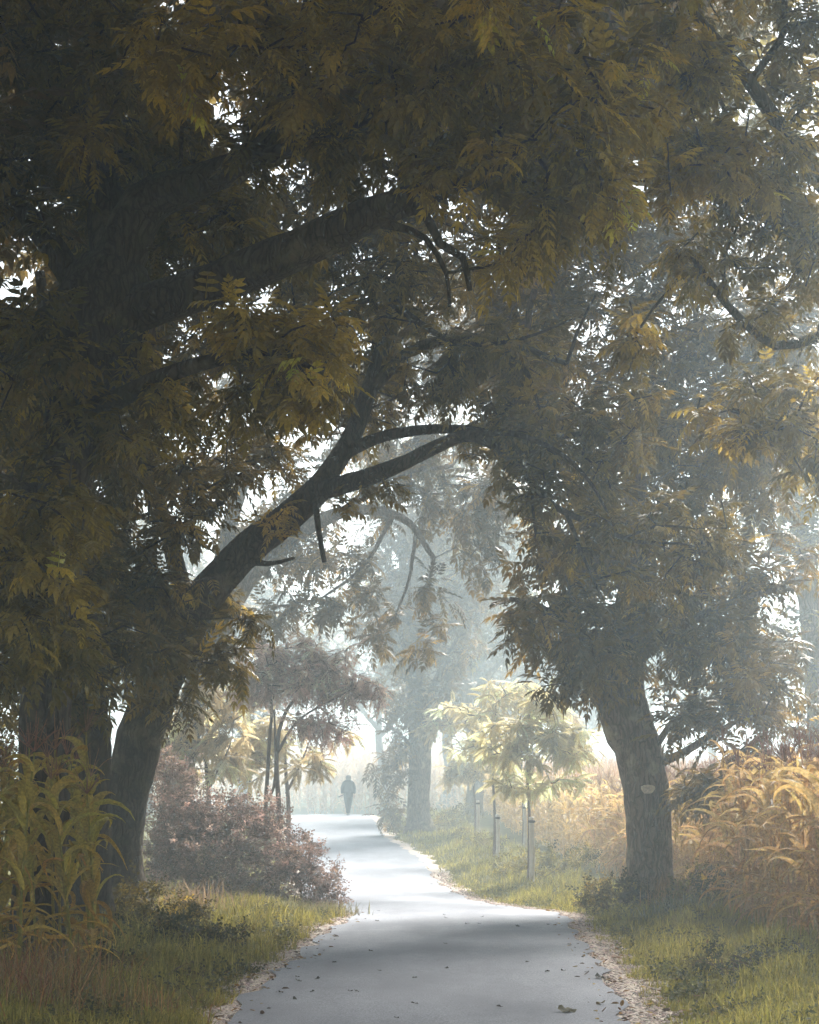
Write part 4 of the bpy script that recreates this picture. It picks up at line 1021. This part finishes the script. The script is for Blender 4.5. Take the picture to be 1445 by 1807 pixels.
tuft('silvery bent grass tuft before the rounded dark shrub', 1215, 1625, 31.5, .3, .2, 420, .3, [[.24, .24, .17], [.16, .17, .08]], .7, TG)
tuft('long pale grass tuft leaning from the russet bush to the lane', 560, 1600, 34.5, .28, .25, 700, .3, [[.26, .23, .10], [.2, .17, .05], [.3, .24, .12]], .7, TG)

# a single yellow leaf in the shrub and leaves dropped on the lane
# weeds, leaf litter
def weeds(label, n, y0, y1, s0, s1, side, cols):
    x, y, s = scatter(n, y0, y1, s0, s1, side)
    k = np.sin(1.7 * x + 2.2 * y) * np.sin(2.9 * x - 1.4 * y) + RNG.normal(0, .3, n) > .25
    x, y = x[k], y[k]; m = len(x)
    b = np.stack([x, y, H(x, y) + .02], 1); per = 5
    b = np.repeat(b, per, 0) + RNG.normal(0, .03, (m * per, 3)) * np.array([1, 1, .2])
    f = RNG.normal(size=(m * per, 3)); f[:, 2] = np.abs(f[:, 2]) + .3
    V, Q, C = place(T_SHOOT, b, f, np.array([[0, 0, 1.0]]) + RNG.normal(0, .3, f.shape), RNG.uniform(.5, 1.15, m * per), np.array(cols)[RNG.integers(0, len(cols), m * per)] * RNG.uniform(.6, 1.3, (m * per, 1)))
    tag(obj('weeds', V, Q, M_SOFT, cols=C), label, 'weeds', kind='stuff')
weeds('low broad-leaved weeds in the grass on the cornfield side', 700, 16, 60, 2.0, 4.8, 1, [[.10, .10, .03], [.16, .14, .04], [.07, .07, .03]])
weeds('low broad-leaved weeds in the grass on the corn clump side', 800, 16, 60, 1.9, 5, -1, [[.10, .09, .03], [.17, .13, .04], [.07, .065, .03]])
N = 1300
x, y, s = scatter(N, 15.5, 60, 1.35, 4.2, 1)
sg = np.where(RNG.random(N) < .5, 1, -1); x = RC(y) + sg * np.where(RNG.random(N) < .2, 1.55 + np.abs(RNG.normal(0, .25, N)), s)
on = np.abs(x - RC(y)) < HALF + .3
b = np.stack([x, y, np.maximum(H(x, y) + RNG.uniform(.0, .07, N) * ~on, ZR(y) + .018)], 1)
f = RNG.normal(size=(N, 3)); f[:, 2] *= .25
V, Q = leaflet((0, 0, 0), (0, 1, 0), (1, 0, 0), 1, .5, .15, True, .15)
V, Q, C = place((np.array(V), np.array(Q)), b, f, np.array([[0, 0, 1.0]]) + RNG.normal(0, .35, (N, 3)), RNG.uniform(.035, .085, N), np.array([[.30, .17, .05], [.16, .08, .03], [.36, .26, .07], [.09, .055, .03]])[RNG.integers(0, 4, N)] * RNG.uniform(.6, 1.2, (N, 1)))
tag(obj('leaf_litter', V, Q, M_SOFT, cols=C), 'fallen brown and yellow leaflets in the verge grass and gravel', 'leaf litter', kind='stuff')

def leaf_mesh(name, c, lobes, size, curl=.3):
    n = 20; a = np.linspace(0, 2 * np.pi, n, endpoint=False)
    r = size * (.55 + .45 * np.abs(np.cos(a * lobes / 2))) * (1 + .1 * RNG.normal(size=n)) * np.where(lobes == 1, .5 + .5 * np.abs(np.cos(a)) ** 1.5, 1)
    ringv = np.stack([r * np.cos(a), r * np.sin(a), np.abs(curl * r * np.sin(a * 2 + 1)) + .003], 1)
    inner = ringv * np.array([.4, .4, .3]) + np.array([0, 0, .004])
    V = np.vstack([ringv, inner]); i = np.arange(n); j = (i + 1) % n
    Q = np.vstack([np.stack([i, j, n + j, n + i], 1), [[n + k, n + k + 1, 2 * n - 2 - k, 2 * n - 1 - k] for k in range(n // 2 - 1)]])
    return mesh_data(name, V, Q, M_SOFT, np.tile(np.array(c), (len(Q), 1)) * RNG.uniform(.7, 1.3, (len(Q), 1)))
dead = [leaf_mesh('fallen_leaf', (.035, .026, .016), 1, s_, .5) for s_ in (.03, .04, .034)]
def ground_leaf(me, px, d, label, group=None):
    x = (px - CX) / FPX * d
    s_ = (x - float(RC(d))) / HALF
    z = float(ZR(d)) + .012 + .02 * max(0, 1 - s_ * s_) + .003
    o = link('fallen_leaf', me, None, (x, d, z)); o.rotation_euler = (random.gauss(0, .15), random.gauss(0, .15), random.uniform(0, 6.28))
    tag(o, label, 'fallen leaf', group)
def d_at(py):
    ys = np.arange(14, 40, .02); rows = HY + (CAMZ - ZR(ys) - .02) / ys * FPX
    return float(ys[np.abs(rows - py).argmin()])
for px, py in [(525, 1725), (527, 1732), (560, 1729), (497, 1752), (550, 1752), (617, 1751), (630, 1752), (671, 1716), (732, 1729), (733, 1775), (787, 1712), (787, 1668), (850, 1620), (783, 1616), (787, 1622), (668, 1608), (666, 1626),
               (826, 1632), (844, 1632), (914, 1636), (965, 1716), (968, 1632), (1035, 1716), (995, 1714), (882, 1780), (520, 1765), (700, 1800), (930, 1700), (590, 1700), (655, 1680)]:
    ground_leaf(random.choice(dead), px, d_at(py), 'small dark dead leaf lying on the asphalt', 'dead leaves on the lane')
ground_leaf(leaf_mesh('fallen_leaf', (.10, .085, .02), 5, .095, .35), 997, d_at(1786), 'large olive lobed leaf lying near the bottom of the lane')
ground_leaf(leaf_mesh('fallen_leaf', (.13, .10, .03), 3, .05, .3), 1059, d_at(1771), 'small olive lobed leaf near the gravel on the lane')
ground_leaf(leaf_mesh('fallen_leaf', (.05, .04, .02), 1, .085, .5), 1057, d_at(1725), 'long dark curled leaf near the gravel edge of the lane')
c = P(1240, 1548, 33.1)
o = link('yellow_leaf', leaf_mesh('yellow_leaf', (.65, .38, .02), 3, .055, .3), None, c); o.rotation_euler = (1.2, .3, .4)
tag(o, 'single bright yellow leaf caught on the rounded dark shrub', 'leaf')

# ------------------------------------------------------------------ the walker on the crest
def skin(name, joints, edges, mat, parent, sub=2):
    me = bpy.data.meshes.new(name)
    me.from_pydata([j[:3] for j in joints], edges, [])
    me.materials.append(mat)
    o = link(name, me, parent)
    sk = o.modifiers.new('skin', 'SKIN'); sk.use_smooth_shade = True
    for k, j in enumerate(joints):
        r = j[3] if isinstance(j[3], tuple) else (j[3], j[3])
        me.skin_vertices[0].data[k].radius = r
    me.skin_vertices[0].data[0].use_root = True
    ss = o.modifiers.new('smooth', 'SUBSURF'); ss.levels = ss.render_levels = sub
    return o
M_SKIN = plain_material('skin', (.45, .28, .2), .6); M_HAIR = plain_material('grey_hair', (.13, .125, .12), .8, .2, 60, .4)
M_COAT = plain_material('black_cloth', (.012, .012, .013), .85, .1); M_TROUSER = plain_material('black_trousers', (.010, .010, .012), .85, .1); M_SHOE = plain_material('black_leather', (.01, .01, .01), .5)
wx, wy = (614.5 - CX) / FPX * 94, 94.0
wz = float(ZR(wy)) + .03
man = empty('person', (wx, wy, wz))
tag(man, 'grey-haired person in black jacket and trousers walking away over the crest', 'person')
# back towards the camera: +y is ahead, -x his left side
skin('body', [(0, 0, .92, (.12, .08)), (0, 0, 1.15, (.12, .08)), (0, .0, 1.36, (.15, .09)), (0, .01, 1.44, (.06, .06)), (0, .02, 1.50, (.055, .06)), (0, .03, 1.53, (.09, .105)), (0, .035, 1.58, (.085, .10)), (0, .03, 1.63, (.05, .06)),
              (-.17, 0, 1.36, .055), (-.25, -.02, 1.10, .045), (-.26, .09, .93, .036), (-.275, .13, .86, .035), (.17, 0, 1.36, .055), (.255, -.02, 1.10, .045), (.25, .08, .90, .036), (.24, .11, .84, .035),
              (-.08, 0, .84, .075), (-.065, .05, .48, .06), (-.045, -.02, .10, .042), (.08, 0, .84, .075), (.065, .02, .48, .06), (.03, .16, .12, .042)],
     [(0, 1), (1, 2), (2, 3), (3, 4), (4, 5), (5, 6), (6, 7), (2, 8), (8, 9), (9, 10), (10, 11), (2, 12), (12, 13), (13, 14), (14, 15), (0, 16), (16, 17), (17, 18), (0, 19), (19, 20), (20, 21)], M_SKIN, man)
def hand(x, y, z, sgn):
    V, Q = [], []
    J = [(x, y, z + .03, .030), (x, y + .01, z - .03, (.036, .02))]; E = [(0, 1)]
    for k in range(4):
        bx = x + sgn * (-.027 + .018 * k); L = (.07, .08, .075, .06)[k]; n = len(J)
        J += [(bx, y + .015, z - .06, .009), (bx, y + .035, z - .06 - L * .5, .009), (bx, y + .055, z - .06 - L * .8, .008)]; E += [(1, n), (n, n + 1), (n + 1, n + 2)]
    n = len(J); J += [(x - sgn * .04, y + .03, z - .015, .010), (x - sgn * .045, y + .055, z - .05, .009)]; E += [(0, n), (n, n + 1)]
    skin('hand', J, E, M_SKIN, man, 1)
hand(-.285, .135, .84, 1); hand(.24, .12, .82, -1)
# jacket: body, collar and both sleeves as one cut
skin('jacket', [(0, 0, 1.16, (.22, .15)), (0, .0, 1.30, (.21, .14)), (0, 0, 1.40, (.15, .11)), (0, .01, 1.475, (.115, .11)), (0, 0, 1.0, (.225, .15)), (0, 0, .82, (.215, .15)), (0, 0, .74, (.205, .145)),
                (-.17, 0, 1.32, .085), (-.245, -.03, 1.14, .082), (-.25, .05, .94, .07), (.17, 0, 1.32, .085), (.25, -.03, 1.14, .082), (.25, .05, .94, .07), (-.25, .08, .89, .055), (.25, .08, .885, .055)],
     [(0, 1), (1, 2), (2, 3), (0, 4), (4, 5), (5, 6), (2, 7), (7, 8), (8, 9), (2, 10), (10, 11), (11, 12), (9, 13), (12, 14)], M_COAT, man)
skin('trousers', [(0, 0, .92, (.20, .15)), (-.085, 0, .74, .13), (-.06, .05, .47, .09), (-.040, -.02, .20, .062), (-.036, -.03, .06, .06), (.085, 0, .74, .13), (.062, .03, .47, .09), (.032, .13, .20, .060), (.028, .17, .08, .058)],
     [(0, 1), (1, 2), (2, 3), (3, 4), (0, 5), (5, 6), (6, 7), (7, 8)], M_TROUSER, man)
for sx, sy, sz in ((-.036, -.04, .03), (.028, .16, .035)):
    skin('shoe', [(sx, sy - .05, sz, (.036, .03)), (sx, sy + .06, sz, (.042, .035)), (sx, sy + .16, sz - .005, (.036, .024))], [(0, 1), (1, 2)], M_SHOE, man, 2)
hz = np.array([1.395, 1.43, 1.475, 1.52, 1.565, 1.605, 1.635, 1.652, 1.657])
hr = np.array([.05, .082, .106, .12, .122, .108, .08, .045, .012])
V, Q = tube(np.stack([wx + .0 * hz, wy + .005 + .0 * hz, wz + hz, hr], 1), 14, .05)
obj('hair', V, Q, M_HAIR, man, smooth=True)
uo = empty('folded_umbrella', (wx - .30, wy + .12, wz + .80)); tag(uo, 'short black stick-like object jutting from the hand of the walker', 'umbrella')
V, Q = tube(np.array([[wx - .22, wy + .14, wz + .83, .02], [wx - .30, wy + .14, wz + .795, .026], [wx - .40, wy + .14, wz + .75, .026], [wx - .43, wy + .14, wz + .735, .014]]), 8)
obj('rolled_cover', V, Q, M_COAT, uo, smooth=True)
V, Q = tube(np.array([[wx - .17, wy + .14, wz + .85, .014], [wx - .22, wy + .14, wz + .83, .016]]), 8)
obj('handle', V, Q, M_SHOE, uo, smooth=True)

# ------------------------------------------------------------------ the fog
hm = bpy.data.materials.new('fog'); hm.use_nodes = True
nt = hm.node_tree; nt.nodes.clear()
vo = nt.nodes.new('ShaderNodeVolumePrincipled'); vo.inputs['Density'].default_value = HAZE_DENSITY
vo.inputs['Color'].default_value = (0.79, 0.93, 0.975, 1); vo.inputs['Anisotropy'].default_value = 0.7
ho = nt.nodes.new('ShaderNodeOutputMaterial'); nt.links.new(vo.outputs[0], ho.inputs['Volume'])
V = cube * np.array([168, 234, 12.5]) + np.array([0, 190, 9.5])
tag(obj('haze', V, cq, hm), 'pale bluish morning fog filling the avenue', 'fog', kind='stuff')
